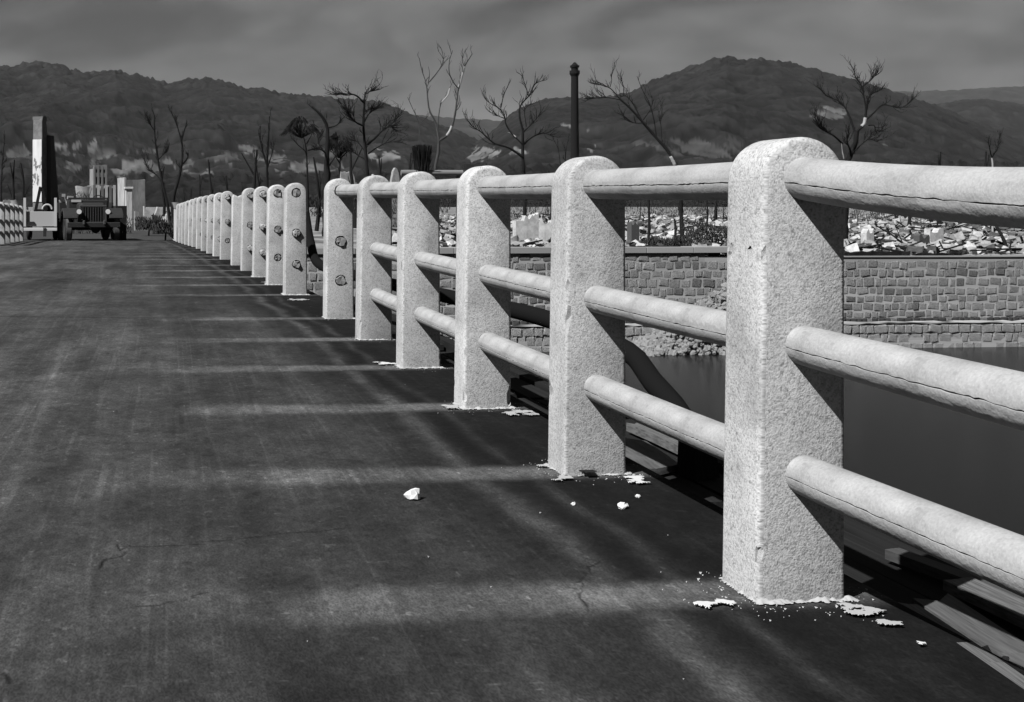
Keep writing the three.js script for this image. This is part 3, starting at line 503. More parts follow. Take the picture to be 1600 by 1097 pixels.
hill('hill', [[640, 300], [700, 262], [760, 215], [800, 180], [830, 163], [850, 158], [880, 155], [925, 157], [960, 154], [985, 147], [1010, 133], [1040, 122], [1075, 110], [1100, 101], [1118, 95], [1135, 92], [1150, 95], [1165, 99], [1180, 96], [1200, 99], [1222, 101], [1250, 107], [1290, 117], [1340, 130], [1400, 148], [1460, 168], [1540, 200], [1660, 250], [1800, 300]], 2100, 800, { fx: 0.004, tree: 20, bump: 12, alb: 0.0098, seed: 12, cols: 760, rows: 230,
  bare: [[750, 240, 50, 10, 0.12], [880, 196, 16, 7, 0.14], [920, 204, 10, 4, 0.16], [948, 207, 14, 5, 0.16], [930, 228, 10, 5, 0.13], [1290, 178, 22, 8, 0.09], [1385, 225, 8, 4, 0.12], [1150, 230, 120, 12, 0.04]] });
hill('hill', [[380, 200], [480, 180], [560, 172], [700, 184], [800, 190], [900, 170], [1100, 150], [1250, 146], [1330, 141], [1420, 143], [1500, 141], [1560, 136], [1640, 134], [1800, 120], [2100, 130], [2600, 200]], 5200, 3000, { fx: 0.0018, tree: 40, bump: 12, alb: 0.014, seed: 22, cols: 420, rows: 60 });
hill('hill', [[1300, 250], [1360, 205], [1400, 184], [1450, 170], [1500, 161], [1530, 157], [1570, 160], [1620, 168], [1750, 150], [1950, 170], [2300, 220], [2600, 260]], 2900, 1300, { fx: 0.003, tree: 22, bump: 12, alb: 0.012, seed: 33, cols: 420, rows: 100 });
scene.fog = new THREE.FogExp2(0xffffff, 0.0000175);
// low wooded rise behind the town
hill('hill', [[-900, 296], [-200, 286], [0, 283], [120, 288], [300, 280], [430, 284], [560, 276], [700, 268], [820, 262], [940, 270], [1100, 266], [1250, 258], [1400, 262], [1600, 258], [1900, 262], [2400, 290]], 620, 430, { fx: 0.016, tree: 7, bump: 8, alb: 0.010, seed: 44, cols: 700, rows: 40 });

// ───────────────────────── burnt trees ─────────────────────────
const barkMat = new THREE.MeshPhysicalMaterial({ roughness: 0.95, specularIntensity: 0.2, color: rgb(0.011) });
const barkPale = new THREE.MeshStandardMaterial({ roughness: 0.95, color: rgb(0.022) });
const bareWood = grey(0.3, 0.9);
const groundAt = (p) => GROUND - 0.05;
// limbs are polylines read off the picture; each bends away from the trunk's plane by its own amount
function deadTree(name, label, d, limbs, o = {}) {
  const rd = rng(o.seed || 1), s = F / d, [bu] = limbs[0].p[0], base = P(bu, CY, d); base.y = groundAt(base) + (o.lift || 0);
  const t = thing(name, label, 'tree', base, 0, o.group || 'burnt trees beyond the river'), twigs = [], m = o.mat || barkMat;
  const right = new THREE.Vector3(Math.cos(YAW), 0, Math.sin(YAW)), fwd = new THREE.Vector3(Math.sin(YAW), 0, -Math.cos(YAW));
  const local = (u, v, k) => right.clone().multiplyScalar((u - bu) / s).addScaledVector(UP, EYE + (CY - v) / s - base.y).addScaledVector(fwd, k);
  limbs.forEach((L, li) => {
    const tw = L.dz ?? (li ? (rd() - 0.5) * 1.3 : 0); let pts = L.p.map(([u, v], k) => local(u, v, tw * k * 0.5 + (rd() - 0.5) * (L.dz === 0 ? 0 : 0.12)));
    if (li === 0) { pts[0].set(0, 0, 0); if (pts[1].y < 0.4) pts[1].y = 0.4; }
    const r0 = (L.w || 3) / s / 2 * (li ? 0.86 : 0.95), r1 = (L.e || 0.7) / s / 2;
    mesh(li === 0 ? 'trunk' : 'limb', tube(pts, r0, r1, 7, 4, 0.35), L.pale ? bareWood : m, t);
    const curve = new THREE.CatmullRomCurve3(pts), nT = Math.round((L.t ?? o.twigs ?? 5) * 3);
    const sprout = (c, dir, len, r, depth) => {
      const a = dir.clone(); a.add(new THREE.Vector3(rd() - 0.5, rd() * (o.rise ?? 0.7) - 0.15, rd() - 0.5).multiplyScalar(1.5)).normalize(); const mid = c.clone().addScaledVector(a, len * 0.5), b = a.clone().add(new THREE.Vector3(rd() - 0.5, rd() * (o.rise ?? 0.7) - 0.1, rd() - 0.5).multiplyScalar(0.9)).normalize(), end = mid.clone().addScaledVector(b, len * 0.5);
      twigs.push(tube([c, mid, end], r, r * 0.4, 4, 2)); if (depth > 0) { sprout(mid, b, len * 0.6, r * 0.72, depth - 1); if (rd() < 0.75) sprout(end, b, len * 0.55, r * 0.65, depth - 1); }
    };
    for (let k = 0; k < nT; k++) { const q = 0.35 + 0.65 * (k + rd()) / nT, c = curve.getPoint(Math.min(1, q)), dir = curve.getTangent(Math.min(1, q)); sprout(c, dir, (o.len || 16) * 1.25 / s * (0.4 + rd() * 1.0), Math.min(lerp(r0, r1, q) * 0.35, 0.35 / s) + 0.36 / s, o.depth ?? 2); }
  });
  if (o.extra) twigs.push(...o.extra(local, rd, s));
  if (twigs.length) mesh(o.leafy ? 'crown' : 'twigs', merge(twigs), m, t);
  return t;
}
// a scorched umbrella-shaped crown of drooping sprays
const umbrella = (u, v, rx, ry, n) => (local, rd, s) => { const out = []; for (let i = 0; i < n; i++) { const a = rd() * Math.PI * 2, q = Math.sqrt(rd()), x = Math.cos(a) * q, zz = Math.sin(a) * q; if (fbm(x * 2.6 + u, zz * 2.6, 3, 5) < 0.44) continue; const top = local(u, v, 0), R = rx / s * (0.85 + 0.35 * fbm(a * 1.5, u, 3, 4)), h = ry / s * (1 - q * q) ; const c = top.clone().add(new THREE.Vector3(x * R, h * (0.75 + 0.3 * rd()) - ry / s * 0.5, zz * R)); const dirr = new THREE.Vector3(x + (rd() - 0.5) * 0.7, -0.35 - q * 0.7 + (rd() - 0.5) * 0.8, zz + (rd() - 0.5) * 0.7).normalize(); const L = (3 + rd() * rd() * 13) / s; const e = c.clone().addScaledVector(dirr, L); out.push(tube([c, e], 0.8 / s, 0.35 / s, 3, 1)); if (i % 6 === 0) out.push(tube([local(u, v + ry * 0.9, 0), c], 0.7 / s, 0.4 / s, 3, 1)); } return out; };
deadTree('burnt_tree', 'slender leaning burnt tree just left of the farthest parapet posts', 55, [{ p: [[268, 360], [262, 320], [255, 290], [247, 250], [242, 215], [241, 180]], w: 6, e: 1.6, t: 5 }, { p: [[256, 292], [246, 275], [232, 265], [225, 250]], w: 2.5, e: 1 }, { p: [[247, 250], [256, 240], [262, 232]], w: 2 }, { p: [[242, 205], [236, 196], [232, 184]], w: 1.6 }], { seed: 2, len: 10 });
deadTree('burnt_tree', 'forked burnt tree with a bent top right of the slender leaner', 60, [{ p: [[270, 345], [271, 310], [279, 280], [284, 255], [285, 232], [282, 212]], w: 7, e: 3, t: 2 }, { p: [[282, 214], [276, 195], [269, 178]], w: 3 }, { p: [[284, 218], [288, 203], [291, 194]], w: 3.4, e: 1.5, t: 1 }, { p: [[284, 257], [293, 248], [295, 240]], w: 3.5, e: 2, t: 1 }], { seed: 3, len: 9, twigs: 3 });
deadTree('burnt_tree', 'narrow burnt trunk with upright forks behind the rounded far posts', 60, [{ p: [[419, 345], [418, 300], [417, 262], [419, 225], [421, 182]], w: 7, e: 1.4 }, { p: [[417, 258], [410, 235], [404, 208]], w: 4, e: 1.4 }, { p: [[405, 320], [404, 285], [398, 246]], w: 3.6, e: 1.5 }, { p: [[418, 262], [425, 240], [427, 228]], w: 2.5 }], { seed: 4, len: 10, twigs: 3, rise: 1.4 });
deadTree('burnt_tree', 'small tree with a dark umbrella-shaped scorched crown', 58, [{ p: [[482, 350], [481, 310], [480, 265], [478, 230], [472, 205]], w: 5, e: 1.6, t: 1 }, { p: [[479, 238], [465, 226], [455, 216]], w: 2.4 }, { p: [[479, 225], [487, 210], [490, 200]], w: 2 }, { p: [[481, 235], [495, 232], [505, 232]], w: 2.6 }], { seed: 5, leafy: true, twigs: 1, len: 8, extra: umbrella(471, 194, 27, 24, 620) });
deadTree('burnt_tree', 'thick-trunked burnt tree with a hooked top beside the umbrella crown', 56, [{ p: [[510, 350], [511, 300], [511, 250], [512, 215], [511, 198], [503, 182], [487, 167]], w: 17, e: 3, t: 2 }, { p: [[511, 200], [526, 196], [534, 186]], w: 3.2, t: 2 }, { p: [[509, 240], [497, 220], [505, 208]], w: 2.6 }, { p: [[512, 262], [526, 240], [528, 225]], w: 4 }, { p: [[510, 240], [500, 234], [490, 236]], w: 3 }], { seed: 6, len: 8, twigs: 3 });
deadTree('burnt_tree', 'low tree with a hanging scorched crown between two burnt trunks', 57, [{ p: [[528, 350], [529, 300], [531, 262], [532, 240], [530, 222]], w: 5, e: 1.6, t: 1 }, { p: [[532, 248], [541, 238], [545, 230]], w: 2.2 }, { p: [[531, 255], [522, 242], [518, 232]], w: 2.2 }], { seed: 7, leafy: true, twigs: 1, len: 7, extra: umbrella(529, 220, 19, 30, 420) });
deadTree('burnt_tree', 'pine-like burnt tree with flat top sprays and a long right limb', 55, [{ p: [[576, 345], [575, 300], [573, 260], [570, 225], [568, 195], [569, 165], [571, 144]], w: 9, e: 2.5, t: 4 }, { p: [[568, 160], [556, 150], [545, 148], [530, 149], [522, 149]], w: 4, t: 6 }, { p: [[570, 148], [578, 143], [585, 140]], w: 2.6 }, { p: [[574, 226], [588, 214], [600, 202], [612, 194], [626, 178]], w: 4.5, t: 8 }, { p: [[568, 197], [556, 192], [546, 184], [538, 172]], w: 3.6, t: 9 }, { p: [[570, 190], [577, 178], [590, 168]], w: 2.5, t: 4 }, { p: [[575, 240], [590, 230], [606, 223], [628, 224]], w: 3.2, t: 3 }, { p: [[572, 240], [560, 222], [550, 218]], w: 2.6 }, { p: [[568, 175], [578, 170], [592, 168]], w: 2.2 }, { p: [[572, 250], [556, 240], [547, 230]], w: 2.4 }, { p: [[603, 200], [612, 198], [618, 202]], w: 3, t: 5 }], { seed: 8, len: 13, twigs: 4, depth: 2, rise: 0.5 });
deadTree('burnt_tree', 'tall bare tree with two pale stems forking widely into the sky', 62, [{ p: [[678, 350], [679, 300], [680, 262], [685, 238], [686, 222]], w: 6.5, e: 4, t: 0 }, { p: [[686, 222], [681, 190], [672, 172], [669, 140], [668, 128], [662, 108], [658, 88]], w: 4, e: 1, t: 2 }, { p: [[669, 130], [672, 115], [671, 103]], w: 2, t: 0 }, { p: [[671, 128], [684, 112], [693, 98], [692, 82]], w: 2.4, t: 2 }, { p: [[686, 220], [700, 210], [708, 192], [713, 165], [716, 140], [722, 118], [726, 104], [738, 84]], w: 4.6, e: 1.2, t: 3, dz: 0 }, { p: [[716, 138], [708, 130], [700, 116], [699, 98], [703, 82]], w: 2.2, t: 1 }, { p: [[684, 200], [686, 178], [690, 160], [700, 148], [703, 136]], w: 2.2, t: 1, dz: 0 }, { p: [[712, 172], [716, 160], [715, 150]], w: 2, t: 0 }, { p: [[726, 104], [722, 96], [722, 90]], w: 1.6, t: 1 }, { p: [[716, 140], [722, 118], [726, 104]], w: 3.6, e: 2.6, t: 0, pale: true, dz: 0 }, { p: [[698, 212], [702, 206], [706, 197]], w: 5, e: 4.2, t: 0, pale: true, dz: 0 }, { p: [[690, 160], [700, 148], [703, 138]], w: 2.6, e: 2.2, t: 0, pale: true, dz: 0 }], { seed: 9, len: 12, twigs: 2, mat: barkPale });
deadTree('burnt_tree', 'thin faint sapling left of the tall two-stemmed tree', 75, [{ p: [[656, 345], [657, 290], [656, 230], [654, 190], [646, 172], [637, 152]], w: 2.4, e: 0.9, t: 1 }, { p: [[655, 196], [662, 188], [666, 184]], w: 1.4, t: 1 }], { seed: 19, len: 6, mat: barkPale });
deadTree('burnt_tree', 'spreading burnt tree with a long low left limb left of the chimney', 58, [{ p: [[820, 345], [820, 300], [818, 262], [817, 235], [817, 200]], w: 8, e: 4, t: 1 }, { p: [[817, 203], [812, 182], [814, 165], [828, 148], [836, 132], [852, 124]], w: 4.4, t: 5 }, { p: [[817, 246], [795, 232], [770, 224], [748, 206], [735, 198], [725, 186]], w: 4.5, t: 4 }, { p: [[816, 225], [803, 212], [793, 196], [790, 178], [782, 168], [768, 158], [760, 146]], w: 3.6, t: 5 }, { p: [[783, 168], [787, 150], [795, 132]], w: 2, t: 2 }, { p: [[818, 206], [827, 196], [840, 180]], w: 2.6, t: 4 }, { p: [[818, 226], [832, 214], [850, 208], [866, 214]], w: 3.4, t: 3 }, { p: [[826, 150], [822, 135], [817, 116]], w: 1.8, t: 2 }, { p: [[822, 198], [823, 170], [835, 160]], w: 2, t: 3 }, { p: [[790, 186], [778, 182], [768, 178]], w: 1.8, t: 3 }, { p: [[806, 214], [800, 208], [795, 206]], w: 2.4, t: 0, pale: true }], { seed: 10, len: 13, depth: 1 });
deadTree('burnt_tree', 'thin burnt sapling touching the black chimney', 60, [{ p: [[884, 345], [884, 280], [884, 240], [890, 208]], w: 3.4, t: 2 }, { p: [[878, 330], [877, 250], [872, 222], [862, 216]], w: 2.6, t: 1 }], { seed: 20, len: 7 });
deadTree('burnt_tree', 'burnt tree leaning far to the left, right of the chimney', 54, [{ p: [[1066, 355], [1063, 310], [1057, 262], [1045, 238], [1025, 214], [1005, 192], [985, 170], [968, 154]], w: 7.5, e: 3, t: 2 }, { p: [[968, 154], [956, 138], [945, 132], [930, 129]], w: 2.6, t: 5 }, { p: [[1002, 188], [992, 164], [980, 150], [973, 150]], w: 3, t: 3 }, { p: [[974, 150], [978, 136], [975, 120]], w: 2, t: 2 }, { p: [[1026, 214], [1026, 190], [1021, 160], [1014, 138], [1007, 115]], w: 2.6, t: 1 }, { p: [[1034, 222], [1036, 190], [1036, 172]], w: 2.4, t: 2 }, { p: [[968, 156], [952, 152], [938, 152], [922, 154]], w: 2, t: 6 }, { p: [[953, 136], [957, 124], [956, 116]], w: 1.5, t: 1 }, { p: [[1005, 192], [990, 192], [976, 182]], w: 2, t: 3 }, { p: [[1005, 188], [1016, 172], [1020, 160]], w: 1.6, t: 1 }, { p: [[1055, 258], [1052, 252], [1048, 244]], w: 6.6, e: 5.6, t: 0, pale: true, dz: 0 }], { seed: 11, len: 12 });
deadTree('burnt_tree', 'gnarled many-limbed dead tree behind the nearest post', 52, [{ p: [[1320, 355], [1320, 300], [1322, 262], [1330, 240], [1336, 222], [1337, 206]], w: 11, e: 7, t: 0 }, { p: [[1337, 208], [1332, 188], [1326, 168], [1318, 158], [1302, 148], [1292, 136]], w: 5, t: 8 }, { p: [[1338, 206], [1350, 194], [1353, 175], [1350, 152], [1346, 134], [1338, 122], [1334, 108]], w: 5.4, t: 8, dz: 0 }, { p: [[1347, 136], [1356, 126], [1358, 116]], w: 2.4, t: 5 }, { p: [[1353, 180], [1360, 166], [1366, 148], [1380, 142], [1394, 136]], w: 4.4, t: 9 }, { p: [[1354, 186], [1366, 176], [1380, 164], [1400, 166], [1418, 166], [1430, 152]], w: 3.6, t: 6 }, { p: [[1330, 245], [1322, 232], [1314, 224], [1311, 200]], w: 4.4, t: 4 }, { p: [[1316, 224], [1300, 214], [1285, 208], [1268, 200], [1254, 180]], w: 3.8, t: 9 }, { p: [[1357, 196], [1370, 196], [1376, 206], [1390, 200]], w: 2.4, t: 4 }, { p: [[1332, 240], [1343, 226], [1352, 218], [1360, 222]], w: 3.4, t: 5 }, { p: [[1346, 197], [1350, 194], [1352, 184]], w: 5.6, e: 5, t: 0, pale: true, dz: 0 }, { p: [[1318, 248], [1315, 236], [1313, 224]], w: 2.6, t: 0, pale: true, dz: -0.1 }], { seed: 12, len: 12, depth: 2 });
deadTree('burnt_tree', 'small forked dead tree at the far right above the top rail', 60, [{ p: [[1551, 355], [1551, 290], [1550, 258], [1549, 246]], w: 3.4, e: 2.6, t: 0, pale: true }, { p: [[1549, 247], [1540, 234], [1532, 216]], w: 2.4, t: 2 }, { p: [[1550, 246], [1553, 230], [1553, 210]], w: 2.4, t: 3 }, { p: [[1552, 240], [1562, 236], [1566, 228]], w: 1.6, t: 2 }], { seed: 13, len: 8 });
deadTree('burnt_tree', 'bare burnt sapling cut by the left picture edge', 60, [{ p: [[2, 345], [2, 290], [4, 250], [8, 210]], w: 3.4, e: 1, t: 3 }], { seed: 14, len: 8 });
deadTree('burnt_bush', 'dense black broom-shaped burnt shrub above the rails', 60, [{ p: [[660, 345], [660, 300], [659, 255]], w: 8, e: 5, t: 0 }], { seed: 15, leafy: true, extra: (local, rd, s) => { const out = []; for (let i = 0; i < 230; i++) { const x = (rd() - 0.5) * 2, zz = (rd() - 0.5) * 1.4; const a = local(659 + x * 8 + (rd() - 0.5) * 6, 262 + rd() * 30, zz * 0.3), b = local(659 + x * 15 + (rd() - 0.5) * 3, 225 + rd() * rd() * 26 + Math.abs(x) * 2, zz * 0.7); out.push(tube([a, b], 0.8 / s, 0.4 / s, 3, 1)); } return out; } });
{ // distant burnt trunks standing on the flat
  const rd = rng(88), g = [0, 1, 2].map((k) => { const ps = [0, 1, 2, 3].map((i) => new THREE.Vector3((rd() - 0.5) * 0.3 * i, i * 1.6, (rd() - 0.5) * 0.3)); return merge([tube(ps, 0.16, 0.05, 5, 2, 0.3), tube([ps[2], new THREE.Vector3(ps[2].x + 0.5 * (k - 1) + 0.3, 4.6, 0.2)], 0.06, 0.03, 4, 1), tube([ps[1], new THREE.Vector3(ps[1].x - 0.5, 3, -0.2)], 0.05, 0.02, 4, 1)]); });
  const spots = [[22, 90], [36, 110], [300, 100], [312, 120], [328, 95], [345, 130], [378, 120], [436, 110], [448, 95], [500, 120], [545, 115], [600, 110], [1118, 100], [1156, 90], [1195, 120], [1225, 95], [1250, 110], [1400, 90], [1440, 110], [1468, 80], [1490, 120], [1512, 85], [1528, 105], [1575, 90], [1590, 115], [1105, 80], [255, 85], [288, 75], [355, 80], [392, 70], [466, 75], [495, 66], [556, 72], [592, 80], [640, 85], [735, 75], [760, 82], [860, 90], [940, 80], [1180, 70], [1275, 72], [1420, 75], [1455, 95], [1540, 78]];
  spots.forEach(([u, d], i) => { const p = P(u, CY, d), o = mesh('dead_tree', g[i % 3], barkMat); o.position.set(p.x, GROUND + 0.05, p.z); o.scale.setScalar(0.45 + rd() * 0.6); o.rotation.y = rd() * 6; tag(o, 'distant bare burnt trunk standing among the ruins below the hills', 'tree', 'distant burnt trunks'); });
}
// sticks and trunks near the edge of the river wall
const A0 = (u) => Math.max(0, (u - 620) / F * 40 * Math.sin(YAW) * 1.05);      // the wall is square to the bridge, not to the lens
const stick = (label, a, b, w0, w1, d, extra) => { d += A0(a[0]); const A = P(a[0], a[1], d), B = P(b[0], b[1], d + (extra?.dd || 0.3)); const gs = [tube([A, A.clone().lerp(B, 0.5).add(new THREE.Vector3(0.03, 0, 0.05)), B], w0 / F * d / 2, w1 / F * d / 2, 6, 3, 0.4)]; (extra?.more || []).forEach(([p, q, w]) => gs.push(tube([P(p[0], p[1], d), P(q[0], q[1], d + 0.4)], w / F * d / 2, w / F * d / 4, 5, 2, 0.3))); tag(mesh('burnt_stump', merge(gs), barkMat), label, 'stump', 'burnt stumps on the river bank'); };
stick('straight thin black trunk on the bank beyond the second post', [1013, 384], [1012, 300], 5, 4, 44);
stick('leaning thin black trunk left of the scrub', [1068, 380], [1060, 318], 6, 4, 44);
stick('short pointed grey trunk beside the leaning one', [1053, 380], [1054, 342], 5, 3, 46);
stick('leaning black stick with broken roots at the far right', [1577, 401], [1555, 350], 6, 4, 41.5, { more: [[[1577, 400], [1594, 414], 4], [[1577, 402], [1556, 403], 3], [[1578, 392], [1580, 374], 3]] });
stick('slanted black pole lying over pale rubble', [1411, 380], [1368, 352], 3, 2, 46, { more: [[[1410, 379], [1398, 350], 2]] });
stick('short black stake standing at the wall edge', [1472, 399], [1468, 377], 3.4, 2.4, 41.3);
{ // charred beams along the edge of the river wall
  const beam = (label, u0, u1, v, d, th) => { const A = onZ(u0, v, ZW - 0.25), B = onZ(u1, v + 2, ZW - 0.25), L = A.distanceTo(B), g = jitter(new THREE.BoxGeometry(L, th, th * 1.3, 14, 1, 1), 0.07, u0), o = mesh('charred_beam', g, barkMat); o.position.copy(A).lerp(B, 0.5); o.rotation.y = 0.01; tag(o, label, 'beam', 'charred beams along the wall edge'); };
  beam('long charred beam on the wall edge right of the nearest post', 1318, 1420, 396, 40.8, 0.16); beam('charred beam on the wall edge under the white fragment', 1428, 1500, 398, 40.7, 0.15); beam('short charred beam near the leaning black stick', 1515, 1548, 401, 40.7, 0.1); beam('charred beam on the coping beyond the second post', 986, 1062, 386, 40.9, 0.13);
}
// black chimney
{
  const d = 66, s = F / d, base = P(898, CY, d); base.y = GROUND; const Ht = EYE + (CY - 100) / s - GROUND, t = thing('iron_chimney', 'tall thin black iron chimney with a collar near its top', 'chimney', base);
  mesh('stack', cyl(7.5 / s, 5.4 / s, Ht - 0.15, 0, (Ht - 0.15) / 2, 0, 'y', 14), barkMat, t);
  mesh('collar', merge([cyl(8 / s, 8 / s, 5 / s, 0, Ht - 13 / s, 0, 'y', 12), cyl(7 / s, 7.4 / s, 3 / s, 0, Ht - 4 / s, 0, 'y', 12), cyl(6 / s, 8 / s, 4 / s, 0, Ht - 17 / s, 0, 'y', 12)]), barkMat, t);
  mesh('cap', cyl(6 / s, 1.5 / s, 5 / s, 0, Ht, 0, 'y', 10), barkMat, t);
}
// ───────────────────────── ruins and rubble ─────────────────────────
const pale = [0.26, 0.34, 0.2].map((a) => worn(a));
{
  const chunk = [0, 1, 2].map((k) => jitter(new THREE.BoxGeometry(1, 0.7, 0.8, 2, 1, 2), 0.35, 700 + k)), plank = jitter(new THREE.BoxGeometry(0.09, 0.06, 1.6), 0.03, 712);
  const scatter = (name, label, geo, m, n, seed, smin, smax, zone) => { const rd = rng(seed), im = new THREE.InstancedMesh(geo, m, n), q = new THREE.Quaternion(), e = new THREE.Euler(), M = new THREE.Matrix4(); shade(im);
    for (let i = 0; i < n; i++) { const [u, d] = zone(rd), p = P(u, CY, d), s = smin + (smax - smin) * Math.pow(rd(), 3); e.set((rd() - 0.5) * 0.9, rd() * 6.3, (rd() - 0.5) * 0.9); q.setFromEuler(e); M.compose(new THREE.Vector3(p.x, GROUND + s * 0.15 + (d > 80 ? 0.1 : 0) - sstep(8, 25, p.x) * sstep(-75, -41, p.z) * 0.2, p.z), q, new THREE.Vector3(s, s * (0.5 + rd() * 0.7), s)); im.setMatrixAt(i, M); const dk = rd(), c = dk < 0.24 ? 0.12 + 0.6 * dk : 0.55 + 0.85 * rd(); im.setColorAt(i, new THREE.Color().setRGB(c, c, c)); }
    im.name = numbered(name); scene.add(im); tag(im, label, 'rubble', null, 'stuff'); };
  const zr = (rd) => [620 + rd() * 1250, 41.2 + Math.pow(rd(), 1.9) * 110], zl = (rd) => [-140 + rd() * 600, 46 + Math.pow(rd(), 1.4) * 70];
  const off = (z) => (rd) => { for (;;) { const q = z(rd), p = P(q[0], CY, q[1]); if (p.z > ZW - 0.5) continue; if (p.x > -6 && p.x < 1.4 && p.z > -80) continue; return q; } };
  scatter('rubble', 'pale broken masonry strewn over the far river bank', chunk[0], pale[1], 7000, 1, 0.05, 0.5, off(zr));
  scatter('rubble', 'grey broken masonry strewn over the far river bank', chunk[1], pale[2], 2600, 2, 0.05, 0.45, off(zr));
  scatter('debris', 'charred sticks and boards strewn over the far bank', plank, barkMat, 3600, 3, 0.25, 1.0, off(zr));
  scatter('rubble', 'pale broken masonry beyond the bridge end', chunk[2], pale[0], 1100, 4, 0.1, 0.9, off(zl));
  scatter('debris', 'charred debris beyond the bridge end', plank, barkMat, 1800, 5, 0.4, 1.6, off(zl));
}
function fragment(label, u, vTop, w, d, o = {}) {      // standing piece of broken wall
  const s = F / d, p = P(u, CY, d); p.y = GROUND - 0.05; const h = EYE + (CY - vTop) / s - p.y, wm = w / s, sh = new THREE.Shape(), rd = rng(u * 3 + 1), n = 7; sh.moveTo(-wm / 2, 0); sh.lineTo(wm / 2, 0);
  for (let i = 0; i <= n; i++) { const x = wm / 2 - wm * i / n; sh.lineTo(x, h * (1 - (o.rag ?? 0.25) * sstep(0.3, 0.75, fbm(i * 0.55 + u, 2, 2, 7)))); if (i < n) sh.lineTo(x - wm / n * 0.55, h * (1 - (o.rag ?? 0.25) * sstep(0.3, 0.75, fbm((i + 0.5) * 0.55 + u, 2, 2, 7)) - 0.03 * rd())); } sh.closePath();
  const g = new THREE.ExtrudeGeometry(sh, { depth: o.t || 0.3, bevelEnabled: false }); g.translate(0, 0, -(o.t || 0.3)); const m = mesh('wall_fragment', g, o.m || pale[1]); m.position.copy(p); m.rotation.y = o.turn ?? 0.2; tag(m, label, 'ruin', 'broken wall fragments'); return m;
}
fragment('bright upright wall fragment beyond the third post', 824, 326, 38, 46, { rag: 0.32, m: worn(0.42), turn: 0.1 });
fragment('grey slanted wall fragment beside the bright one', 852, 332, 26, 47, { rag: 0.35, m: pale[1], turn: -0.4 });
fragment('dark blocky stump of wall beyond the second post', 993, 346, 14, 47, { m: grey(0.07), rag: 0.15 });
fragment('white square wall fragment on the far right bank', 1464, 357, 26, 50, { m: worn(0.45), rag: 0.3 });
fragment('white narrow wall fragment right of the nearest post', 1360, 357, 14, 48, { m: worn(0.42), rag: 0.3 });
fragment('dark broken wall fragment between two white ones', 1445, 365, 20, 49, { m: grey(0.07), rag: 0.5 });
fragment('low pale wall fragment at the right picture edge', 1550, 370, 40, 52, { rag: 0.5, m: pale[1] });
fragment('pale ragged wall above the fifth post rail', 545, 268, 26, 75, { rag: 0.3, m: pale[0] });
fragment('pale ragged wall right of the pine-like tree', 610, 262, 40, 75, { rag: 0.5, m: pale[0] });
fragment('pale ragged wall left of the burnt pine trunk', 580, 272, 18, 72, { rag: 0.4, m: pale[1] });
fragment('low pale ruin piece left of the farthest posts', 240, 322, 30, 66, { rag: 0.6 }); fragment('pale broken wall stub right of the gatepost', 222, 330, 22, 60, { rag: 0.6, m: pale[2] }); fragment('small bright wall stub by the far bushes', 258, 334, 16, 58, { rag: 0.5 }); fragment('grey broken wall left of the pylon', 22, 312, 36, 80, { rag: 0.5, m: pale[2] }); fragment('grey broken wall between pylon and truck', 100, 306, 30, 85, { rag: 0.5, m: pale[0] });
{ // scrub on the bank
  const mk = (label, u, v, w, h, d, seed) => { const rd = rng(seed), s = F / d, gs = []; const base = P(u, v, d); for (let i = 0; i < 500; i++) { const x = (rd() - 0.5) * w / s, k = rd(), hh = h / s * (0.4 + 0.6 * fbm(x * 2.5, 1, 3, seed)) , y = k * hh, zz = (rd() - 0.5) * 0.8; gs.push(tube([new THREE.Vector3(x, y, zz), new THREE.Vector3(x + (rd() - 0.5) * 0.14, y + 0.14, zz + (rd() - 0.5) * 0.14)], 0.02, 0.006, 3, 1)); } const t = thing('scrub', label, 'shrub', base, 0, 'scorched scrub'); mesh('foliage', merge(gs), grey(0.03), t); mesh('stem', tube([new THREE.Vector3(0, -0.3, 0), new THREE.Vector3(0.05, h / s * 0.5, 0)], 0.04, 0.02, 5, 2), barkMat, t); };
  mk('dark scorched scrub on the bank right of the leaning trunk', 1112, 380, 80, 36, 44, 3); mk('low dark scrub under the thin trunks', 1040, 386, 70, 16, 43, 4); mk('dark scrub beside the farthest parapet posts', 258, 366, 40, 34, 44, 5); mk('dark scrub behind the white gatepost', 232, 360, 40, 24, 50, 6); mk('dark low scrub behind the truck', 110, 318, 60, 20, 90, 7); [[300, 340, 66], [352, 338, 72], [400, 336, 64], [446, 338, 70], [498, 338, 62], [545, 336, 68], [606, 336, 74], [672, 334, 70], [1210, 300, 95], [1470, 296, 95]].forEach(([u, v, d], i) => mk(['dark brush beside the far parapet posts', 'dark brush under the forked burnt trees', 'dark brush below the upright forked trunk', 'dark brush left of the umbrella-crowned tree', 'dark brush under the hooked trunk', 'dark brush left of the pine-like trunk', 'dark brush right of the pine-like trunk', 'dark brush under the broom-shaped shrub', 'dark brush far behind the nearest post', 'dark brush far behind the right top rail'][i], u, v, 60, 46, d, 30 + i)); [[836, 340, 78], [915, 338, 84], [1000, 336, 88], [1066, 338, 80], [1130, 336, 90], [1340, 346, 86], [1402, 344, 92], [1476, 346, 84], [1538, 346, 90], [1598, 348, 82]].forEach(([u, v, d], i) => mk(['dim brush behind the bright wall fragment', 'dim brush behind the chimney foot', 'dim brush beyond the dark wall stump', 'dim brush beyond the leaning thin trunk', 'dim brush left of the nearest post', 'dim brush right of the nearest post', 'dim brush beyond the slanted pole', 'dim brush beyond the white square fragment', 'dim brush left of the leaning black stick', 'dim brush at the right picture edge'][i], u, v, 84, 40, d, 60 + i)); mk('dark scorched scrub just behind the truck wheels', 150, 366, 110, 34, 54, 8); mk('dark scrub between the pylon and the left parapet', 10, 352, 70, 34, 62, 9);
}
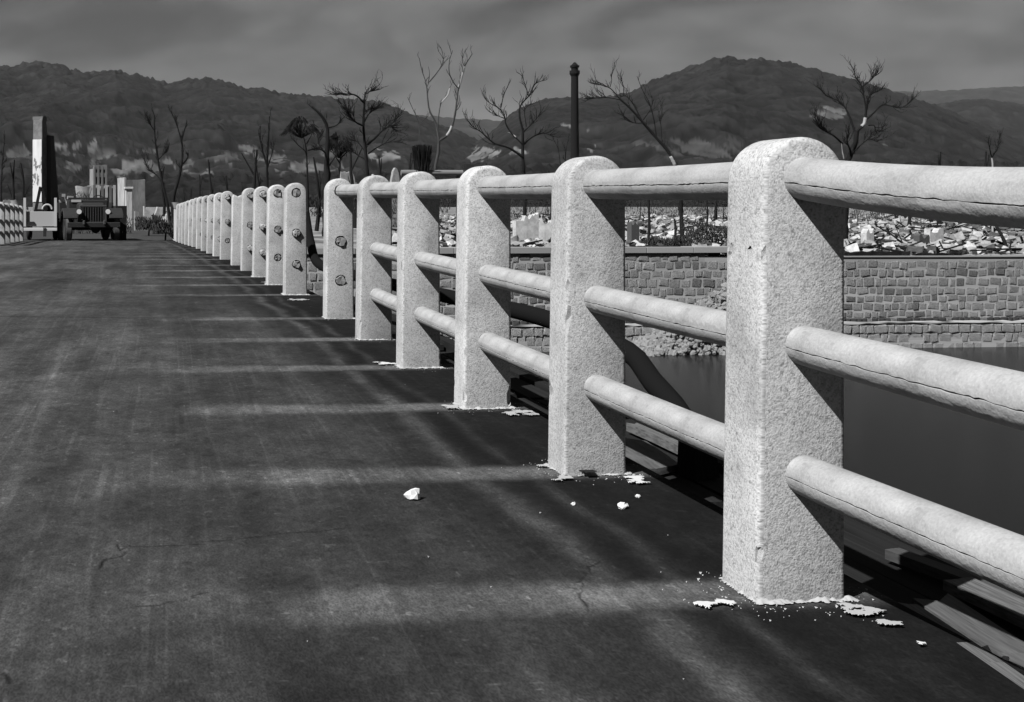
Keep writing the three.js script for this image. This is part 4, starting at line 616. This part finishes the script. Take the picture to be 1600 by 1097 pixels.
{ // long beam lying over the bank
  const A = P(626, 270, 60), B = P(724, 270, 60); const t = thing('pipe_bridge', 'long pipe with a pale top carried on posts behind the parapet rails', 'pipe', A.clone().lerp(B, 0.5).setY(GROUND));
  const L = A.distanceTo(B), y = A.y - GROUND; mesh('pipe', merge([cyl(0.14, 0.14, L, 0, y, 0, 'x', 14)]), grey(0.16), t); for (const x of [-L * 0.4, 0, L * 0.42]) mesh('support', box(0.14, y - 0.1, 0.14, x, (y - 0.1) / 2 - 0.03, 0), barkMat, t);
}
// tall memorial slab at the left
{
  const d = 60, s = F / d, base = P(59, CY, d); base.y = GROUND - 0.05; const top = EYE + (CY - 186) / s - base.y;
  const t = thing('stone_pylon', 'tall stone pylon with a white lower face and dark sloping side', 'monument', base, -0.45);
  const fin = (h, d0, d1, w) => { const sh = new THREE.Shape(); sh.moveTo(0, 0); sh.lineTo(d0, 0); sh.lineTo(d1, h); sh.lineTo(0, h); sh.closePath(); const g = new THREE.ExtrudeGeometry(sh, { depth: w, bevelEnabled: true, bevelSize: 0.02, bevelThickness: 0.02, bevelSegments: 1 }); g.rotateY(Math.PI / 2); return g; };
  const w = 0.5; // the fin runs back from the white face
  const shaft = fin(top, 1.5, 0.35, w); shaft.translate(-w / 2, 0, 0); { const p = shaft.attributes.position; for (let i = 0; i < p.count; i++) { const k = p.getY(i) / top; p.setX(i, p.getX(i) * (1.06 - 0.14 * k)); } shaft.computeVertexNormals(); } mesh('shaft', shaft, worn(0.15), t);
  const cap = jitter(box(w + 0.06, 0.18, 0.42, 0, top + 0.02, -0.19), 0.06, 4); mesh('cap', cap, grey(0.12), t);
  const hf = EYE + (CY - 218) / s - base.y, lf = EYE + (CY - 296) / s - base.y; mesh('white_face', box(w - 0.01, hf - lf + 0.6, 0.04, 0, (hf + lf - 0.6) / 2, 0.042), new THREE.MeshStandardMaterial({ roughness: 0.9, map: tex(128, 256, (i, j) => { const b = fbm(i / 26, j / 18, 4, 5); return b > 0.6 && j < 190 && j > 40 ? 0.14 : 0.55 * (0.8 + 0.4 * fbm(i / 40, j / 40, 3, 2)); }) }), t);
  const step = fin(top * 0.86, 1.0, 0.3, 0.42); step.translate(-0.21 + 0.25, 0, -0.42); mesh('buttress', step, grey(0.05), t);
}
// square gatepost, roofless block, far ruin
{
  const d = 70, s = F / d, b = P(201, CY, d); b.y = GROUND; const h = EYE + (CY - 296) / s - b.y, t = thing('gatepost', 'square white gatepost with a flat cap near the truck', 'gatepost', b, 0.15);
  mesh('shaft', box(0.36, h, 0.36, 0, h / 2, 0, 0, 0, 0, 0.02), worn(0.42), t); mesh('cap', box(0.5, 0.14, 0.5, 0, h + 0.07, 0, 0, 0, 0, 0.03), worn(0.4), t);
}
{
  const d = 92, s = F / d, b = P(206, CY, d); b.y = GROUND; const h = EYE + (CY - 278) / s - b.y, t = thing('ruined_house', 'roofless pale concrete house corner behind the gatepost', 'ruin', b, 0.3);
  mesh('wall', jitter(new THREE.BoxGeometry(0.16, h, 1.8, 1, 3, 3).translate(-0.75, h / 2, 0), 0.06, 3), worn(0.3), t); mesh('wall', jitter(new THREE.BoxGeometry(1.5, h * 0.96, 0.16, 3, 3, 1).translate(0.0, h * 0.48, 0.84), 0.06, 4), worn(0.2), t); mesh('wall', box(1.5, h * 0.5, 0.16, 0.0, h * 0.25, -0.82), grey(0.3), t);
}
{
  const d = 330, s = F / d, b = P(157, CY, d); b.y = GROUND; const h = EYE + (CY - 257) / s - b.y, w = 24 / s, t = thing('ruined_building', 'far burnt-out building with dark window openings on the skyline', 'ruin', b, 0.35);
  const wallM = worn(0.2), cols = 3, rows = 4, cw = w * 0.8 / cols, rh = h / rows;
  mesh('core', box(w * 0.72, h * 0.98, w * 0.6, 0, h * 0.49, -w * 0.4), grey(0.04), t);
  for (let c = 0; c <= cols; c++) mesh('pier', box(cw * 0.42, h * (0.93 + 0.07 * (c % 2)), 0.5, -w * 0.4 + c * cw, h * 0.48, -w * 0.06), wallM, t);
  for (let r = 0; r <= rows; r++) mesh('floor_band', box(w * 0.86, rh * 0.4, 0.4, 0, Math.min(h - rh * 0.25, r * rh + 0.2), -w * 0.065), wallM, t);
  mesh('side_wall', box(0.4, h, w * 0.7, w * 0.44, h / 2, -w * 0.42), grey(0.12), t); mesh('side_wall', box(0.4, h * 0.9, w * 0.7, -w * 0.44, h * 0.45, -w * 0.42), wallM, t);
}
{
  const d = 240, s = F / d, b = P(150, CY, d); b.y = GROUND; const h = EYE + (CY - 291) / s - b.y, w = 62 / s, t = thing('low_ruin', 'long low pale ruin with upright posts behind the truck', 'ruin', b, 0.1);
  mesh('wall', jitter(new THREE.BoxGeometry(w, h, 0.8, 12, 2, 1).translate(0, h / 2, 0), 0.5, 5), pale[0], t); for (let i = 0; i < 6; i++) mesh('pillar', box(0.5, h * 1.05, 0.5, -w * 0.05 + i * w * 0.1, h * 0.52, 0.9), i % 2 ? worn(0.3) : grey(0.1), t);
}
// ───────────────────────── truck ─────────────────────────
{
  const b = P(143, CY, 42); b.y = deckY(b.z) - 0.01; const z0 = b.z; b.y = -0.29;
  const t = thing('army_truck', 'dark open-topped army truck with two round headlights facing the bridge', 'truck', b, 0.16);
  const paint = new THREE.MeshPhysicalMaterial({ specularIntensity: 0.5, color: rgb(0.016), roughness: 0.75 }), dust = grey(0.045, 0.9), rubber = grey(0.02, 0.9), tyreDust = grey(0.09, 0.95), glassy = new THREE.MeshStandardMaterial({ color: 0xffffff, roughness: 0.25, emissive: 0x000000 });
  // z = 0 at the front axle, the truck runs back along -z
  mesh('hood', merge([box(0.84, 0.36, 1.25, 0, 1.14, -0.25, 0, 0, 0, 0.09), box(0.8, 0.4, 1.2, 0, 0.86, -0.25)]), paint, t);
  const gr = mesh('radiator_shell', merge([box(0.9, 0.09, 0.1, 0, 1.2, 0.42, 0, 0, 0, 0.03), box(0.08, 0.62, 0.1, -0.42, 0.92, 0.42, 0, 0, 0, 0.02), box(0.08, 0.62, 0.1, 0.42, 0.92, 0.42, 0, 0, 0, 0.02), box(0.9, 0.08, 0.1, 0, 0.64, 0.42, 0, 0, 0, 0.02)]), dust, t);
  for (let i = 0; i < 9; i++) mesh('grille_bar', box(0.028, 0.52, 0.05, -0.34 + i * 0.085, 0.92, 0.44), dust, gr);
  for (const sx of [-1, 1]) {
    const f = new THREE.Shape(); f.moveTo(0.62, 0.86); f.quadraticCurveTo(0.5, 1.14, 0.1, 1.16); f.quadraticCurveTo(-0.4, 1.14, -0.75, 0.72); f.lineTo(-0.69, 0.7); f.quadraticCurveTo(-0.36, 1.08, 0.1, 1.1); f.quadraticCurveTo(0.44, 1.08, 0.57, 0.84); f.closePath();
    const g = new THREE.ExtrudeGeometry(f, { depth: 0.44, bevelEnabled: true, bevelSize: 0.015, bevelThickness: 0.015, bevelSegments: 2 }); g.rotateY(-Math.PI / 2); g.translate(sx * 0.76 + 0.22, -0.04, 0); mesh('fender', g, paint, t);
    const hl = mesh('headlight', cyl(0.09, 0.07, 0.12, sx * 0.48, 1.02, 0.5, 'z', 16), paint, t); mesh('lens', cyl(0.082, 0.082, 0.02, sx * 0.48, 1.02, 0.572, 'z', 16), grey(0.7, 0.2), hl);
    for (const [z, x] of [[0, 0.8], [-2.5, 0.8]]) { const wl = mesh('wheel', new THREE.TorusGeometry(0.33, 0.125, 10, 26).rotateY(Math.PI / 2).scale(1.05, 1, 1).translate(sx * x, 0.455, z), rubber, t); mesh('rim', cyl(0.22, 0.22, 0.14, sx * x, 0.455, z, 'x', 18), dust, wl); mesh('tread', cyl(0.458, 0.458, 0.16, sx * x, 0.455, z, 'x', 28), tyreDust, wl); }
    mesh('bed_side', box(0.06, 0.55, 2.0, sx * 0.9, 1.05, -2.4), paint, t); mesh('rear_fender', box(0.42, 0.06, 1.15, sx * 0.82, 0.96, -2.5, 0, 0, 0, 0.02), paint, t);
  }
  mesh('bumper', box(1.75, 0.17, 0.09, 0, 0.58, 0.68, 0, 0, 0, 0.02), paint, t);
  for (const sx of [-1, 1]) mesh('tow_hook', box(0.07, 0.14, 0.14, sx * 0.34, 0.66, 0.76, 0, 0, 0, 0.02), dust, t);
  mesh('chassis', merge([box(0.12, 0.14, 3.9, -0.36, 0.56, -1.3), box(0.12, 0.14, 3.9, 0.36, 0.56, -1.3), cyl(0.06, 0.06, 1.5, 0, 0.455, 0, 'x', 8), cyl(0.06, 0.06, 1.5, 0, 0.455, -2.5, 'x', 8), new THREE.SphereGeometry(0.17, 10, 8).translate(0.14, 0.455, 0)]), rubber, t);
  mesh('cowl', box(1.4, 0.42, 0.34, 0, 1.22, -1.05, 0, 0, 0, 0.06), paint, t);
  const ws = mesh('windscreen_frame', merge([box(1.36, 0.05, 0.04, 0, 1.47, -0.92), box(0.05, 0.12, 0.04, -0.66, 1.42, -0.92), box(0.05, 0.12, 0.04, 0.66, 1.42, -0.92)]), paint, t); mesh('number_panel', box(0.34, 0.085, 0.02, -0.42, 1.38, -0.862), grey(0.4), t);
  mesh('cab_floor', box(1.7, 0.08, 1.3, 0, 0.75, -1.4), paint, t); mesh('seat', merge([box(0.5, 0.3, 0.5, -0.4, 0.95, -1.5, 0, 0, 0, 0.05), box(0.5, 0.3, 0.5, 0.4, 0.95, -1.5, 0, 0, 0, 0.05), box(0.5, 0.5, 0.1, -0.4, 1.2, -1.75), box(0.5, 0.5, 0.1, 0.4, 1.2, -1.75)]), dust, t);
  mesh('steering_wheel', new THREE.TorusGeometry(0.2, 0.018, 6, 20).rotateX(-0.7).translate(0.4, 1.42, -1.28), rubber, t);
  mesh('bed_floor', box(1.8, 0.08, 2.0, 0, 0.8, -2.4), paint, t); mesh('tailgate', box(1.8, 0.5, 0.06, 0, 1.05, -3.4), paint, t);
  mesh('mirror', merge([box(0.02, 0.34, 0.02, -0.78, 1.4, -0.95, 0, 0.25), box(0.12, 0.1, 0.03, -0.84, 1.57, -0.95)]), grey(0.3), t);
  // dark upright oil drums beside it
}
{
  const b = P(186, CY, 43.2); b.y = -0.3; const t = thing('crate_stack', 'tall dark crate stack beside the truck wheel', 'crates', b, 0.2); mesh('crate', box(0.42, 0.62, 0.5, 0, 0.31, 0, 0, 0, 0, 0.01), grey(0.02), t); mesh('crate', box(0.4, 0.6, 0.5, 0.01, 0.92, 0, 0.1, 0, 0, 0.01), grey(0.02), t);
}
// ───────────────────────── pale trailer ─────────────────────────
{
  const d = 43.5, b = P(63, CY, d); b.y = -0.3; const t = thing('trailer', 'pale box trailer with corner stakes seen from behind', 'trailer', b, 0.0), pm = grey(0.34, 0.85), dk = grey(0.02);
  mesh('tailboard', box(1.04, 0.52, 0.06, 0, 0.76, 0, 0, 0, 0, 0.012), pm, t); mesh('side_board', box(0.05, 0.5, 1.9, -0.52, 0.76, -0.98), pm, t); mesh('side_board', box(0.05, 0.5, 1.9, 0.52, 0.76, -0.98), pm, t); mesh('floor', box(1.0, 0.06, 1.9, 0, 0.53, -0.98), dk, t);
  mesh('bumper', box(1.18, 0.11, 0.1, 0, 0.4, 0.08, 0, 0, 0, 0.015), grey(0.46), t);
  for (const sx of [-1, 1]) { mesh('stake', box(0.09, 1.0, 0.09, sx * 0.53, 1.0, 0.07), grey(0.42), t); const wl = mesh('wheel', new THREE.TorusGeometry(0.22, 0.09, 8, 20).rotateY(Math.PI / 2).translate(sx * 0.46, 0.31, -0.9), dk, t); mesh('hub', cyl(0.1, 0.1, 0.12, sx * 0.46, 0.31, -0.9, 'x', 12), dk, wl); }
  mesh('rear_lamp', box(0.24, 0.1, 0.05, -0.33, 0.62, 0.06), dk, t); mesh('hoop', new THREE.TorusGeometry(0.16, 0.035, 8, 18, Math.PI).translate(0.24, 1.1, 0), grey(0.4), t); mesh('coupling', box(0.1, 0.3, 0.1, 0.16, 0.3, 0.1), dk, t);
  const a = thing('timber_frame', 'dark A-shaped timber frame standing in the pale trailer', 'timber', new THREE.Vector3(b.x - 0.02, b.y + 0.56, b.z - 0.6)); mesh('leg', box(0.1, 1.35, 0.1, -0.16, 0.66, 0, 0, -0.2), barkMat, a); mesh('leg', box(0.1, 1.35, 0.1, 0.16, 0.66, 0, 0, 0.2), barkMat, a); mesh('crosspiece', box(0.4, 0.08, 0.06, 0, 0.5, 0.06), barkMat, a);
}
{ // pillar with a flared cap where the left parapet ends
  const b = P(27, CY, 44.6); b.y = -0.32; const t = thing('end_pillar', 'pale pillar with a flared cap at the end of the left parapet', 'pillar', b, 0.1); mesh('shaft', box(0.36, 1.15, 0.36, 0, 0.575, 0, 0, 0, 0, 0.03), graniteMats[0], t); mesh('cap', new THREE.CylinderGeometry(0.34, 0.24, 0.28, 4, 1).rotateY(Math.PI / 4).translate(0, 1.29, 0), graniteMats[1], t);
  const b2 = P(281, CY, 40.6); b2.y = -0.26; const t2 = thing('end_pillar', 'pale pillar with a flared cap behind the farthest right posts', 'pillar', b2, 0.1); mesh('shaft', box(0.36, 1.1, 0.36, 0, 0.55, 0, 0, 0, 0, 0.03), graniteMats[0], t2); mesh('cap', new THREE.CylinderGeometry(0.36, 0.27, 0.2, 4, 1).rotateY(Math.PI / 4).translate(0, 1.2, 0), graniteMats[1], t2);
}
scene.environmentIntensity = 1;
renderer.render(scene, camera);
